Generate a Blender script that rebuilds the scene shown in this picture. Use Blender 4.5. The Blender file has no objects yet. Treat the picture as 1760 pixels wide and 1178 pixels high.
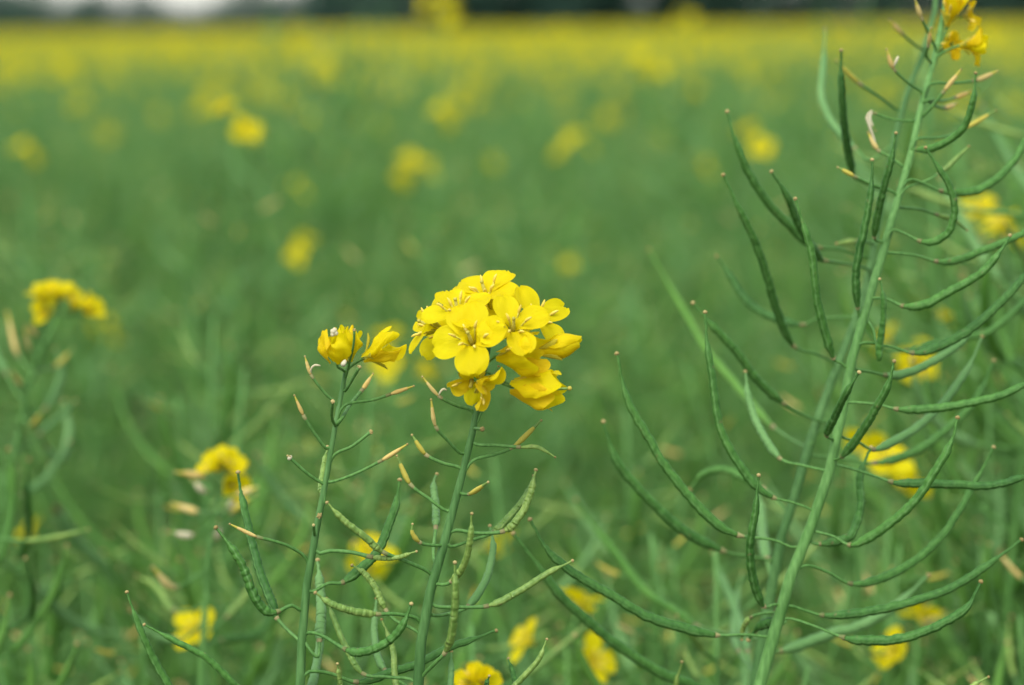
import bpy, math, random
import numpy as np
from mathutils import Vector, Matrix
R = math.radians
scene = bpy.context.scene
COL = scene.collection

# ------------------------------------------------------------------ camera
CAM_H = 1.45
FPX = 55.0 / 23.6 * 1760.0            # focal length in photo pixels
PITCH = math.atan((589 - 39) / FPX)   # looking slightly down
ROLL = R(0.55)
FOCUS = 0.69
fwd = np.array([0, math.cos(PITCH), -math.sin(PITCH)])
up0 = np.array([0, math.sin(PITCH), math.cos(PITCH)])
rt0 = np.array([1.0, 0, 0])
rgt = rt0 * math.cos(ROLL) - up0 * math.sin(ROLL)
upv = up0 * math.cos(ROLL) + rt0 * math.sin(ROLL)
CAM = np.array([0, 0, CAM_H])
cd = bpy.data.cameras.new('camera')
cam = bpy.data.objects.new('camera', cd)
COL.objects.link(cam)
cam.matrix_world = Matrix(((rgt[0], upv[0], -fwd[0], 0), (rgt[1], upv[1], -fwd[1], 0),
                           (rgt[2], upv[2], -fwd[2], CAM_H), (0, 0, 0, 1)))
cd.lens = 55; cd.sensor_width = 23.6; cd.sensor_fit = 'HORIZONTAL'
cd.clip_start = 0.02; cd.clip_end = 6000
cd.dof.use_dof = True; cd.dof.focus_distance = FOCUS; cd.dof.aperture_fstop = 5.1
scene.camera = cam

def P(px, py, d):
    """world point that the photograph shows at (px, py), d metres in front of the lens"""
    return CAM + d * (fwd + rgt * ((px - 880) / FPX) + upv * ((589 - py) / FPX))

# ------------------------------------------------------------------ sky, sun, exposure
SUN_EL, SUN_AZ = R(58), R(205)        # azimuth clockwise from +Y (the viewing direction)
w = bpy.data.worlds.new('World'); scene.world = w; w.use_nodes = True
nt = w.node_tree; bg = nt.nodes['Background']
sky = nt.nodes.new('ShaderNodeTexSky'); sky.sky_type = 'NISHITA'; sky.sun_disc = False
sky.sun_elevation = SUN_EL; sky.sun_rotation = SUN_AZ
sky.air_density = 1.0; sky.dust_density = 1.0; sky.ozone_density = 1.0
hs = nt.nodes.new('ShaderNodeHueSaturation'); hs.inputs['Saturation'].default_value = 0.5
nt.links.new(sky.outputs[0], hs.inputs['Color']); nt.links.new(hs.outputs[0], bg.inputs[0])
bg.inputs[1].default_value = 0.12
sd = bpy.data.lights.new('sun', 'SUN'); sd.energy = 1.4; sd.angle = R(45); sd.color = (1, .97, .92)
so = bpy.data.objects.new('sun', sd); COL.objects.link(so)
sdir = Vector((math.sin(SUN_AZ) * math.cos(SUN_EL), math.cos(SUN_AZ) * math.cos(SUN_EL), math.sin(SUN_EL)))
so.rotation_euler = sdir.to_track_quat('Z', 'Y').to_euler(); so.location = (0, 0, 30)
scene.view_settings.view_transform = 'Standard'; scene.view_settings.look = 'None'
scene.view_settings.exposure = 1.24; scene.view_settings.gamma = 1
scene.render.engine = 'CYCLES'
scene.cycles.use_denoising = True
scene.cycles.max_bounces = 8; scene.cycles.transparent_max_bounces = 8

# ------------------------------------------------------------------ materials
def mat(name, c1, c2, rough=.5, spec=.4, scale=60, trans=0, bump=0, objvar=.25, c3=None, coat=0, bscale=None):
    m = bpy.data.materials.new(name); m.use_nodes = True
    t = m.node_tree; N = t.nodes; L = t.links; p = N['Principled BSDF']; out = N['Material Output']
    tc = N.new('ShaderNodeTexCoord'); no = N.new('ShaderNodeTexNoise')
    no.inputs['Scale'].default_value = scale; no.inputs['Detail'].default_value = 4
    L.new(tc.outputs['Object'], no.inputs['Vector'])
    oi = N.new('ShaderNodeObjectInfo')
    ma = N.new('ShaderNodeMath'); ma.operation = 'MULTIPLY_ADD'
    L.new(oi.outputs['Random'], ma.inputs[0]); ma.inputs[1].default_value = objvar
    L.new(no.outputs['Fac'], ma.inputs[2])
    rp = N.new('ShaderNodeValToRGB'); e = rp.color_ramp.elements
    e[0].position = .35 + objvar * .3; e[0].color = (*c1, 1); e[1].position = .68 + objvar * .5; e[1].color = (*c2, 1)
    if c3:
        x = e.new(.9 + objvar * .5); x.color = (*c3, 1)
    L.new(ma.outputs[0], rp.inputs['Fac']); L.new(rp.outputs[0], p.inputs['Base Color'])
    p.inputs['Roughness'].default_value = rough; p.inputs['Specular IOR Level'].default_value = spec
    if coat:
        p.inputs['Sheen Weight'].default_value = coat; p.inputs['Sheen Roughness'].default_value = .5
        p.inputs['Sheen Tint'].default_value = (.75, .9, .85, 1)
    if bump:
        n2 = N.new('ShaderNodeTexNoise'); n2.inputs['Scale'].default_value = bscale or scale * 6; n2.inputs['Detail'].default_value = 3
        L.new(tc.outputs['Object'], n2.inputs['Vector'])
        b = N.new('ShaderNodeBump'); b.inputs['Strength'].default_value = bump; b.inputs['Distance'].default_value = .0006
        L.new(n2.outputs['Fac'], b.inputs['Height']); L.new(b.outputs[0], p.inputs['Normal'])
    if trans:
        tr = N.new('ShaderNodeBsdfTranslucent'); mx = N.new('ShaderNodeMixShader'); mx.inputs[0].default_value = trans
        L.new(rp.outputs[0], tr.inputs['Color']); L.new(p.outputs[0], mx.inputs[1]); L.new(tr.outputs[0], mx.inputs[2])
        L.new(mx.outputs[0], out.inputs['Surface'])
    return m

M_STEM = mat('stem_green', (.068, .185, .032), (.108, .25, .055), .6, .28, 45, 0, .3, .2)
M_POD = mat('pod_green', (.032, .118, .015), (.064, .185, .026), .6, .28, 70, 0, .3, .45)
M_PODF = mat('field_pod_green', (.050, .152, .015), (.094, .228, .026), .6, .28, 70, 0, .3, .45)
M_PODL = mat('young_pod_green', (.14, .27, .045), (.22, .34, .06), .5, .4, 90, .1, .2, .3)
M_GLAU = mat('glaucous_pod', (.096, .230, .056), (.145, .30, .085), .6, .3, 60, .08, .2, .3, coat=.06)
M_TAN = mat('withered_tan', (.60, .42, .11), (.72, .58, .22), .6, .3, 160, .15, .3, .3)
M_YG = mat('ripening_yellow_green', (.45, .40, .05), (.58, .50, .08), .55, .35, 140, .15, .2, .3)
M_KNOB = mat('brown_tip', (.25, .19, .06), (.42, .34, .13), .7, .2, 400, 0, .3, .3)
M_PALE = mat('dried_petal', (.60, .53, .32), (.74, .69, .46), .7, .2, 250, .25, .3, .2)
M_SEPAL = mat('sepal', (.44, .42, .035), (.60, .50, .03), .5, .3, 120, .25, .1, .3)
M_ANTH = mat('anther', (.66, .47, .05), (.76, .60, .12), .7, .2, 500, 0, .3, .2)
M_FIL = mat('filament', (.62, .56, .06), (.70, .60, .09), .5, .3, 200, .2, 0, .2)
M_LEAF = mat('leaf_glaucous', (.055, .160, .026), (.10, .23, .048), .6, .3, 14, .2, .3, .4)

def petal_mat(name, c1, c2, c3, trans=.4):
    m = mat(name, c1, c2, .5, .12, 110, trans, 0, .12, c3)
    t = m.node_tree; N = t.nodes; L = t.links; p = N['Principled BSDF']
    uv = N.new('ShaderNodeUVMap'); uv.uv_map = 'uv'
    mp = N.new('ShaderNodeMapping'); mp.inputs['Scale'].default_value = (1.2, 26, 1)
    L.new(uv.outputs[0], mp.inputs['Vector'])
    n = N.new('ShaderNodeTexNoise'); n.inputs['Scale'].default_value = 1.6; n.inputs['Detail'].default_value = 5
    L.new(mp.outputs[0], n.inputs['Vector'])
    b = N.new('ShaderNodeBump'); b.inputs['Strength'].default_value = .5; b.inputs['Distance'].default_value = .0006
    L.new(n.outputs['Fac'], b.inputs['Height']); L.new(b.outputs[0], p.inputs['Normal'])
    return m
M_PETAL = petal_mat('petal_yellow', (.83, .68, .004), (.89, .76, .006), (.92, .81, .015), .5)
M_WILT = petal_mat('petal_wilting', (.78, .52, .006), (.86, .68, .010), (.90, .76, .03))
M_STEMD = mat('stem_dark_green', (.050, .142, .028), (.082, .195, .046), .6, .28, 45, 0, .3, .2)
M_JOINT = mat('stalk_joint', (.13, .17, .05), (.27, .24, .10), .7, .2, 300, 0, .3, .3)
def streak(m, sc=(900, 900, 60), dist=.0004, strength=.5):
    t = m.node_tree; N = t.nodes; L = t.links; p = N['Principled BSDF']; tc = [n for n in N if n.type == 'TEX_COORD'][0]
    mp = N.new('ShaderNodeMapping'); mp.inputs['Scale'].default_value = sc; n = N.new('ShaderNodeTexNoise'); n.inputs['Scale'].default_value = 1; n.inputs['Detail'].default_value = 2
    L.new(tc.outputs['Object'], mp.inputs['Vector']); L.new(mp.outputs[0], n.inputs['Vector'])
    b = N.new('ShaderNodeBump'); b.inputs['Strength'].default_value = strength; b.inputs['Distance'].default_value = dist
    L.new(n.outputs['Fac'], b.inputs['Height'])
    old = p.inputs['Normal'].links
    if old: L.new(old[0].from_socket, b.inputs['Normal'])
    L.new(b.outputs[0], p.inputs['Normal'])
    # the streaks also carry the waxy bloom
    rp = p.inputs['Base Color'].links[0].from_socket; mx = N.new('ShaderNodeMix'); mx.data_type = 'RGBA'; mx.blend_type = 'MULTIPLY'
    r2 = N.new('ShaderNodeValToRGB'); r2.color_ramp.elements[0].position = .35; r2.color_ramp.elements[0].color = (.72, .78, .70, 1); r2.color_ramp.elements[1].position = .65; r2.color_ramp.elements[1].color = (1.18, 1.12, 1.22, 1)
    L.new(n.outputs['Fac'], r2.inputs['Fac']); mx.inputs[0].default_value = 1; L.new(rp, mx.inputs[6]); L.new(r2.outputs[0], mx.inputs[7]); L.new(mx.outputs[2], p.inputs['Base Color'])
def seam(m, col):
    # the paler ridge where the two halves of a pod meet, and a few brown flecks
    t = m.node_tree; N = t.nodes; L = t.links; p = N['Principled BSDF']
    uv = N.new('ShaderNodeUVMap'); uv.uv_map = 'uv'; sx = N.new('ShaderNodeSeparateXYZ'); L.new(uv.outputs[0], sx.inputs[0])
    ab = N.new('ShaderNodeMath'); ab.operation = 'ABSOLUTE'; L.new(sx.outputs[0], ab.inputs[0])
    rr = N.new('ShaderNodeValToRGB'); rr.color_ramp.elements[0].position = .06; rr.color_ramp.elements[0].color = (.65, .65, .65, 1); rr.color_ramp.elements[1].position = .26; rr.color_ramp.elements[1].color = (0, 0, 0, 1)
    L.new(ab.outputs[0], rr.inputs[0])
    mx = N.new('ShaderNodeMix'); mx.data_type = 'RGBA'; L.new(rr.outputs[0], mx.inputs[0]); L.new(p.inputs['Base Color'].links[0].from_socket, mx.inputs[6]); mx.inputs[7].default_value = (*col, 1)
    tc = [n for n in N if n.type == 'TEX_COORD'][0]; no = N.new('ShaderNodeTexNoise'); no.inputs['Scale'].default_value = 420; no.inputs['Detail'].default_value = 2; L.new(tc.outputs['Object'], no.inputs['Vector'])
    r3 = N.new('ShaderNodeValToRGB'); r3.color_ramp.elements[0].position = .68; r3.color_ramp.elements[0].color = (0, 0, 0, 1); r3.color_ramp.elements[1].position = .76; r3.color_ramp.elements[1].color = (.6, .6, .6, 1); L.new(no.outputs['Fac'], r3.inputs[0])
    m2 = N.new('ShaderNodeMix'); m2.data_type = 'RGBA'; L.new(r3.outputs[0], m2.inputs[0]); L.new(mx.outputs[2], m2.inputs[6]); m2.inputs[7].default_value = (.16, .14, .05, 1)
    L.new(m2.outputs[2], p.inputs['Base Color'])
seam(M_POD, (.13, .27, .075)); seam(M_PODF, (.15, .30, .08)); seam(M_PODL, (.28, .40, .10))
streak(M_STEM); streak(M_STEMD); streak(M_POD, (700, 700, 500), .0005, .5); streak(M_PODL, (700, 700, 500), .0004, .4)
MATS = [M_STEM, M_POD, M_PODL, M_GLAU, M_TAN, M_YG, M_KNOB, M_PALE, M_SEPAL, M_ANTH, M_FIL, M_LEAF, M_PETAL, M_WILT, M_JOINT, M_STEMD, M_PODF]
STEM, POD, PODL, GLAU, TAN, YG, KNOB, PALE, SEPAL, ANTH, FIL, LEAF, PETAL, WILT, JOINT, STEMD, PODF = range(17)

# ------------------------------------------------------------------ mesh helpers
class MB:
    def __init__(s): s.v = []; s.f = []; s.m = []; s.uv = []; s.n = 0
    def add(s, V, F, m, UV=None):
        V = np.asarray(V, float); s.v.append(V); b = s.n; s.n += len(V)
        s.uv.append(np.zeros((len(V), 2)) if UV is None else UV)
        s.f.extend([tuple(i + b for i in q) for q in F])
        if isinstance(m, (list, tuple, np.ndarray)): s.m.extend(m)
        else: s.m.extend([m] * len(F))
    def merge(s, o, M4=None):
        V, F, MM, UV = o
        if M4 is not None: V = V @ M4[:3, :3].T + M4[:3, 3]
        s.add(V, F, MM, UV)
    def data(s): return np.concatenate(s.v), list(s.f), list(s.m), np.concatenate(s.uv)
    def mesh(s, name):
        V = np.concatenate(s.v); UV = np.concatenate(s.uv)
        me = bpy.data.meshes.new(name); me.from_pydata(V.tolist(), [], s.f)
        used = sorted(set(s.m)); mp = {k: i for i, k in enumerate(used)}
        for k in used: me.materials.append(MATS[k])
        me.polygons.foreach_set('material_index', np.array([mp[k] for k in s.m], dtype=np.int32))
        me.polygons.foreach_set('use_smooth', np.ones(len(s.f), dtype=bool))
        ul = me.uv_layers.new(name='uv'); li = np.empty(len(me.loops), dtype=np.int32)
        me.loops.foreach_get('vertex_index', li); ul.data.foreach_set('uv', UV[li].astype(np.float32).ravel())
        me.update(); return me

def resample(pts, n):
    """Catmull-Rom through pts, n samples equally spaced by length"""
    p = np.asarray(pts, float)
    if len(p) == 2:
        return p[0] + (p[1] - p[0]) * np.linspace(0, 1, n)[:, None]
    q = np.vstack([2 * p[0] - p[1], p, 2 * p[-1] - p[-2]]); out = []
    t = np.linspace(0, 1, 12, endpoint=False)[:, None]
    for i in range(1, len(q) - 2):
        a, b, c, d = q[i - 1], q[i], q[i + 1], q[i + 2]
        out.append(.5 * (2 * b + (c - a) * t + (2 * a - 5 * b + 4 * c - d) * t**2 + (3 * b - a - 3 * c + d) * t**3))
    out.append(p[-1:]); o = np.vstack(out)
    s = np.r_[0, np.cumsum(np.linalg.norm(np.diff(o, axis=0), axis=1))]
    u = np.linspace(0, s[-1], n)
    return np.stack([np.interp(u, s, o[:, k]) for k in range(o.shape[1])], 1)

def tube(mb, pts, rad, seg, m, cap=True):
    p = np.asarray(pts, float); n = len(p); rad = np.broadcast_to(rad, (n,))
    T = np.gradient(p, axis=0); T /= np.linalg.norm(T, axis=1)[:, None] + 1e-12
    ref = np.array([0.31, 0.93, 0.2]); 
    if abs(T[0] @ ref) > .9: ref = np.array([1.0, 0, 0])
    u = np.cross(T[0], ref); u /= np.linalg.norm(u); V = np.empty((n, seg, 3))
    an = np.arange(seg) * 2 * math.pi / seg
    for i in range(n):
        u = u - T[i] * (u @ T[i]); u /= np.linalg.norm(u); v = np.cross(T[i], u)
        V[i] = p[i] + rad[i] * (np.cos(an)[:, None] * u + np.sin(an)[:, None] * v)
    V = V.reshape(-1, 3); F = []; MM = []
    mm = m if isinstance(m, (list, tuple, np.ndarray)) else [m] * (n - 1)
    for i in range(n - 1):
        for j in range(seg):
            k = (j + 1) % seg
            F.append((i * seg + j, i * seg + k, (i + 1) * seg + k, (i + 1) * seg + j)); MM.append(mm[i])
    if cap:
        F.append(tuple(range(seg - 1, -1, -1))); MM.append(mm[0])
        F.append(tuple((n - 1) * seg + j for j in range(seg))); MM.append(mm[-1])
    mb.add(V, F, MM, np.stack([np.tile(np.cos(an), n), np.repeat(np.linspace(0, 1, n), seg)], 1))

def blob(mb, c, r, m, ax=(0, 0, 1), st=1.0, seg=6, rings=4, rng=random):
    ax = np.asarray(ax, float); ax /= np.linalg.norm(ax)
    t = np.linspace(-1, 1, rings + 2)
    rr = r * np.sqrt(np.maximum(0.02, 1 - t**2)) * np.array([1 + rng.uniform(-.12, .12) for _ in t])
    tube(mb, np.asarray(c) + ax * (t * r * st)[:, None], rr, seg, m)

def obj(name, me, parent=None, M4=None, label=None, cat=None, group=None, kind=None):
    o = bpy.data.objects.new(name, me); COL.objects.link(o)
    if parent is not None: o.parent = parent
    if M4 is not None: o.matrix_basis = Matrix(np.asarray(M4).tolist()) if not isinstance(M4, Matrix) else M4
    for k, v in (('label', label), ('category', cat), ('group', group), ('kind', kind)):
        if v: o[k] = v
    return o

def thing(name, loc, label, cat='plant', group=None):
    o = obj(name, None, label=label, cat=cat, group=group); o.location = tuple(loc); o.empty_display_size = .02
    return o

def frame(origin, z, roll=0, s=1.0, xref=None):
    """4x4 with local Z along z"""
    z = np.asarray(z, float); z = z / np.linalg.norm(z)
    r = np.array([0, 0, 1.0]) if abs(z[2]) < .9 else np.array([0, 1.0, 0])
    if xref is not None: r = np.asarray(xref, float)
    x = np.cross(r, z); x /= np.linalg.norm(x); y = np.cross(z, x)
    c, sn = math.cos(roll), math.sin(roll)
    X = x * c + y * sn; Y = -x * sn + y * c
    M = np.eye(4); M[:3, 0] = X * s; M[:3, 1] = Y * s; M[:3, 2] = z * s; M[:3, 3] = origin
    return M

def rotz(a, s=1.0):
    M = np.eye(4); c, n = math.cos(a), math.sin(a)
    M[:3, :3] = np.array([[c, -n, 0], [n, c, 0], [0, 0, 1]]) * s
    return M

# ------------------------------------------------------------------ flower pieces
def petal(mb, L=.0145, W=.0095, th0=8, th1=80, bend=(.22, .5), cup=.12, curl=0, wrk=.0, m=PETAL, nu=12, nv=8, rng=random, az=0, r0=.0006, notch=.06):
    """petal rising from the flower axis (+Z), bending outwards along +X; angles measured from the axis"""
    us = np.linspace(0, 1, nu); du = L / (nu - 1)
    x = r0; z = 0.0; rows = []
    vs = np.linspace(-1, 1, nv)
    ph = [rng.uniform(0, 6.28) for _ in range(4)]
    for i, u in enumerate(us):
        k = min(1, max(0, (u - bend[0]) / (bend[1] - bend[0]))); k = k * k * (3 - 2 * k)
        th = R(th0 + (th1 - th0) * k + curl * max(0, u - .6) / .4)
        if i: x += du * math.sin(th); z += du * math.cos(th)
        # width: narrow claw, rounded blade
        b = max(0, (u - .22) / .78)
        wv = .13 + (.87 * math.sin(math.pi * min(1, b**.80 * .50 + 0.0)) if b < .62 else .87 * math.sqrt(max(0.0, 1 - ((b - .60) / .405)**2)) * 1.0)
        wv = max(wv, .03) if u > .95 else wv
        if b > .0 and b < .62: wv = .13 + .87 * math.sin(.5 * math.pi * min(1, b / .60))**1.1
        hw = W * .5 * wv
        cx, cz = math.cos(th), -math.sin(th)          # surface normal, towards the axis side
        row = []
        for v in vs:
            y = hw * v
            off = cup * hw * (v * v) * 1.6 + wrk * W * (math.sin(5 * u + 2.2 * v + ph[0]) * .5 + math.sin(9 * u * (1 + .3 * v) + 4 * v + ph[1]) * .3) * u
            back = notch * L * (1 - v * v) * (0 if u < .8 else (u - .8) / .2) * -.5
            row.append((x - cx * off + back * math.sin(th), y * (1 - .1 * abs(wrk)), z - cz * off + back * math.cos(th)))
        rows.append(row)
    V = np.array(rows).reshape(-1, 3)
    c, s = math.cos(az), math.sin(az)
    V = np.stack([V[:, 0] * c - V[:, 1] * s, V[:, 0] * s + V[:, 1] * c, V[:, 2]], 1)
    UV = np.array([(u, v * .5 + .5) for u in us for v in vs])
    F = [(i * nv + j, i * nv + j + 1, (i + 1) * nv + j + 1, (i + 1) * nv + j) for i in range(nu - 1) for j in range(nv - 1)]
    mb.add(V, F, m, UV)

def shell(mb, L, prof, span, az, m=PETAL, wav=.05, off=0, rng=random, nu=16, nv=14, ragged=.06):
    """petal of a closed or half-closed flower: part of a hollow body of revolution round +Z"""
    us = np.linspace(0, 1, nu); pr = np.interp(us, np.linspace(0, 1, len(prof)), prof)
    k = np.ones(5) / 5; pr = np.convolve(np.pad(pr, 2, mode='edge'), k, 'valid')
    ph = [rng.uniform(0, 6.28) for _ in range(5)]; V = []; UV = []
    for u, r in zip(us, pr):
        for v in np.linspace(-1, 1, nv):
            a = az + R(span) * v * (.35 + .65 * min(1, u / .45)) + .15 * math.sin(3 * u + ph[0]) * u
            rr = (r + off) * (1 + wav * u * (math.sin(6 * v + 4 * u + ph[1]) + .7 * math.sin(11 * u + 5 * v + ph[2]))) + off * v * .8
            z = L * u * (1 - .16 * u * v * v + ragged * u * math.sin(4 * v + ph[3]))
            V.append((rr * math.cos(a), rr * math.sin(a), z)); UV.append((u, v * .5 + .5))
    F = [(i * nv + j, i * nv + j + 1, (i + 1) * nv + j + 1, (i + 1) * nv + j) for i in range(nu - 1) for j in range(nv - 1)]
    mb.add(np.array(V), F, m, np.array(UV))

def sepal(mb, az, L=.0065, th=35, m=SEPAL, rng=random):
    petal(mb, L, .0021, 25, th, (.1, .6), .5, 0, .05, m, 6, 4, rng, az, .0008, 0)

def stamen(mb, az, L=.0075, lean=12, rng=random, m=FIL):
    t = np.linspace(0, 1, 6); a = R(lean) * (1 + .8 * t)
    x = .0007 + np.cumsum(np.r_[0, np.diff(t)] * L * np.sin(a)); z = np.cumsum(np.r_[0, np.diff(t)] * L * np.cos(a))
    p = np.stack([x * math.cos(az), x * math.sin(az), z], 1)
    tube(mb, p, .00026, 5, m)
    d = np.array([math.cos(az) * .7, math.sin(az) * .7, 1.0])
    tube(mb, p[-1] + d * np.linspace(-.0008, .0020, 5)[:, None] / 1.2 + np.array([math.cos(az), math.sin(az), -.3]) * (np.linspace(-1, 1, 5)**2)[:, None] * .0004,
         [.0002, .00040, .00046, .00040, .00016], 5, ANTH)

# ------------------------------------------------------------------ pods
def pod_profile(n, r, rng, bump=.07, beads=11, beak=.2, taper=.25):
    t = np.linspace(0, 1, n)
    rad = r * np.minimum(1, .45 + t / .09 * .55)
    rad = rad * (1 - taper * t)
    bk = np.clip((t - (1 - beak)) / (beak * .55), 0, 1); bk = bk * bk * (3 - 2 * bk)
    rad = rad * (1 - bk) + r * .36 * bk * (1 - .25 * t)
    ph = rng.uniform(0, 6)
    rad = rad * (1 + bump * .6 * (1 - bk) * np.sin(beads * 2 * math.pi * t + ph + 1.2 * np.sin(5 * t + ph)))
    return rad

# ------------------------------------------------------------------ setting: ground and far trees
def noise_ground():
    m = mat('soil_and_stubble', (.030, .036, .014), (.075, .060, .032), .9, .1, 9, 0, .6, 0, (.05, .075, .025), bscale=60)
    return m
def far_ground(name, x0, x1, y0, y1, z, n, mt):
    xs = np.linspace(x0, x1, n); ys = y0 + (y1 - y0) * np.linspace(0, 1, n)**2.5
    V = [(x, y, z) for y in ys for x in xs]
    F = [(j * n + i, j * n + i + 1, (j + 1) * n + i + 1, (j + 1) * n + i) for j in range(n - 1) for i in range(n - 1)]
    me = bpy.data.meshes.new(name); me.from_pydata(V, [], F); me.materials.append(mt)
    return obj(name, me, kind='structure')
far_ground('ground', -2500, 2500, -60, 5000, 0, 24, noise_ground())

M_BARK = mat('bark', (.045, .035, .025), (.09, .075, .055), .9, .1, 3, 0, .6, .2)
M_TREE = mat('tree_leaves_hazed', (.028, .072, .046), (.058, .118, .072), .6, .25, .6, .2, 0, .5)  # cool blue-green cast of distance haze, mixed into the leaf colour
MATS += [M_BARK, M_TREE]; BARK, TLEAF = 17, 18

def tree_meshes(seed, h, wd, lean_trunk=.28, nleaf=2600):
    rng = random.Random(seed); nr = np.random.default_rng(seed)
    tb = MB(); top = h * .8
    tube(tb, resample([(0, 0, -.1), (rng.uniform(-.1, .1), 0, h * .3), (rng.uniform(-.3, .3), rng.uniform(-.3, .3), top)], 8), np.linspace(.035 * h, .006 * h, 8), 8, BARK)
    cl = []
    for k in range(11):
        a = k * 2.4 + rng.uniform(-.4, .4); z0 = h * (lean_trunk * .8 + .5 * k / 11)
        e = np.array([math.cos(a) * wd * rng.uniform(.25, .46), math.sin(a) * wd * rng.uniform(.25, .46), z0 + h * rng.uniform(.08, .25)])
        tube(tb, resample([(0, 0, z0), e * [.5, .5, 1] - [0, 0, h * .04], e], 5), np.linspace(.013 * h, .003 * h, 5), 5, BARK)
        cl.append((e, wd * rng.uniform(.16, .25)))
    for k in range(14):
        a = rng.uniform(0, 6.28); q = rng.random(); z = h * (lean_trunk + (1 - lean_trunk) * q * .93)
        rr = wd * .5 * math.sqrt(max(.05, 1 - (2 * q - .85)**2)) * rng.uniform(.2, .85)
        cl.append((np.array([math.cos(a) * rr, math.sin(a) * rr, z]), wd * rng.uniform(.12, .22)))
    cb = MB(); per = nleaf // len(cl); V = []; F = []
    for c, r in cl:
        d = nr.normal(size=(per, 3)); d /= np.linalg.norm(d, axis=1)[:, None]
        pos = c + d * (r * nr.uniform(.35, 1.1, (per, 1)) ** .6) * [1, 1, .8]
        for q in pos:
            s = h * rng.uniform(.022, .042); u = nr.normal(size=3); u /= np.linalg.norm(u); v = np.cross(u, nr.normal(size=3)); v /= np.linalg.norm(v)
            b = len(V); V += [q - u * s, q + v * s * .6, q + u * s, q - v * s * .6]; F.append((b, b + 1, b + 2, b + 3))
    cb.add(np.array(V), F, TLEAF)
    return tb.mesh('trunk'), cb.mesh('crown')

TREES = [tree_meshes(3, 5.5, 6.0, .03, 5200), tree_meshes(8, 7.0, 6.8, .03, 5600), tree_meshes(15, 4.6, 5.6, .02, 5000), tree_meshes(21, 2.1, 3.6, .0, 3600)]
TLAB = ['broad dark tree in the line along the far edge of the field',
        'taller dark tree in the line along the far edge of the field',
        'rounded dark tree in the line along the far edge of the field',
        'low dark shrub of the far hedge under the strip of pale sky']
TN = ['field_edge_tree', 'field_edge_tree', 'field_edge_tree', 'hedge_shrub']
rng = random.Random(5)
TREE_Y = 120
def put_tree(k, x, y, s, rz):
    lab = TLAB[k]
    t = thing(TN[k], (x, y, 0), lab, 'shrub' if k == 3 else 'tree', 'low shrubs of the far hedge' if k == 3 else 'trees along the far edge of the field')
    t.rotation_euler.z = rz; t.scale = (s, s, s * 1.0)
    obj('trunk', TREES[k][0], t); obj('crown', TREES[k][1], t)
x = -62.0
while x < 62:
    px = 880 + FPX * x / TREE_Y
    if px < 560:
        put_tree(3, x, TREE_Y + rng.uniform(-2, 2), rng.uniform(1.0, 1.1) if 285 < px < 410 else rng.uniform(1.3, 1.55), rng.uniform(0, 6)); x += 1.5
    else:
        k = rng.randrange(3)
        put_tree(k, x, TREE_Y + rng.uniform(-3, 5), rng.uniform(.8, 1.1), rng.uniform(0, 6)); x += rng.uniform(3.0, 4.2)

# ------------------------------------------------------------------ plants of the field: pieces
def make_pod(seed, Lp, r, ped, curve, kind, lod):
    """stalk + pod, base at origin; leaves along +X and curves up to +Z"""
    rng = random.Random(seed); mb = MB()
    n1, n2, sg = ((6, 12, 7), (3, 6, 5), (2, 4, 3))[lod]
    a = R(rng.uniform(8, 28)); t = np.linspace(0, 1, 16)
    ang = a + t * R(rng.uniform(-14, 8))
    p = np.zeros((16, 3)); 
    for i in range(1, 16): p[i] = p[i - 1] + ped / 15 * np.array([math.cos(ang[i]), 0, math.sin(ang[i])])
    ang2 = ang[-1] + np.linspace(0, 1, 24) * curve + R(rng.uniform(0, 14)); q = np.zeros((24, 3)); q[0] = p[-1]
    side = rng.uniform(-.3, .3)
    for i in range(1, 24): q[i] = q[i - 1] + Lp / 23 * np.array([math.cos(ang2[i]), side * i / 24, math.sin(ang2[i])])
    pr = resample(p, n1); qr = resample(q, n2)
    pm = {'pod': PODF, 'young': PODL, 'tan': TAN, 'yg': YG, 'glau': GLAU}[kind]
    tube(mb, pr, .00075 if lod < 2 else .001, max(3, sg - 1), STEM)
    tube(mb, qr, pod_profile(n2, r, rng, .06 if lod == 0 else 0), sg, pm)
    if lod < 2: blob(mb, q[-1], r * .5, KNOB, q[-1] - q[-2], 1, 5, 2, rng)
    return mb

def make_simple_flower(seed, lod):
    rng = random.Random(seed); mb = MB()
    nu, nv = ((7, 5), (5, 3), (3, 2))[lod]
    for k in range(4):
        petal(mb, .0145 * rng.uniform(.9, 1.1), .0105, 10, rng.uniform(55, 95), (.2, .5), .1, rng.uniform(-10, 30), .06, PETAL, nu, nv, rng, k * math.pi / 2 + rng.uniform(-.15, .15))
    if lod == 0:
        for k in range(4): sepal(mb, k * math.pi / 2 + .78, rng=rng)
        for k in range(6): stamen(mb, k * 1.05, rng=rng)
    return mb

def make_leaf(seed, lod):
    rng = random.Random(seed); mb = MB(); nu, nv = ((9, 5), (6, 3), (3, 2))[lod]
    L = rng.uniform(.09, .16); W = L * rng.uniform(.22, .32)
    u = np.linspace(0, 1, nu); th = R(rng.uniform(25, 55)) - u * R(rng.uniform(40, 95))
    x = np.cumsum(np.r_[0, np.cos(th[1:]) * L / (nu - 1)]); z = np.cumsum(np.r_[0, np.sin(th[1:]) * L / (nu - 1)])
    V = []; 
    for i in range(nu):
        hw = W * .5 * (math.sin(math.pi * (u[i]**.7 * .95 + .05)) + .08)
        for v in np.linspace(-1, 1, nv):
            V.append((x[i], hw * v, z[i] + abs(v) * hw * .35 + .1 * hw * math.sin(9 * u[i] + 3 * v)))
    F = [(i * nv + j, i * nv + j + 1, (i + 1) * nv + j + 1, (i + 1) * nv + j) for i in range(nu - 1) for j in range(nv - 1)]
    mb.add(np.array(V), F, LEAF); return mb

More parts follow.
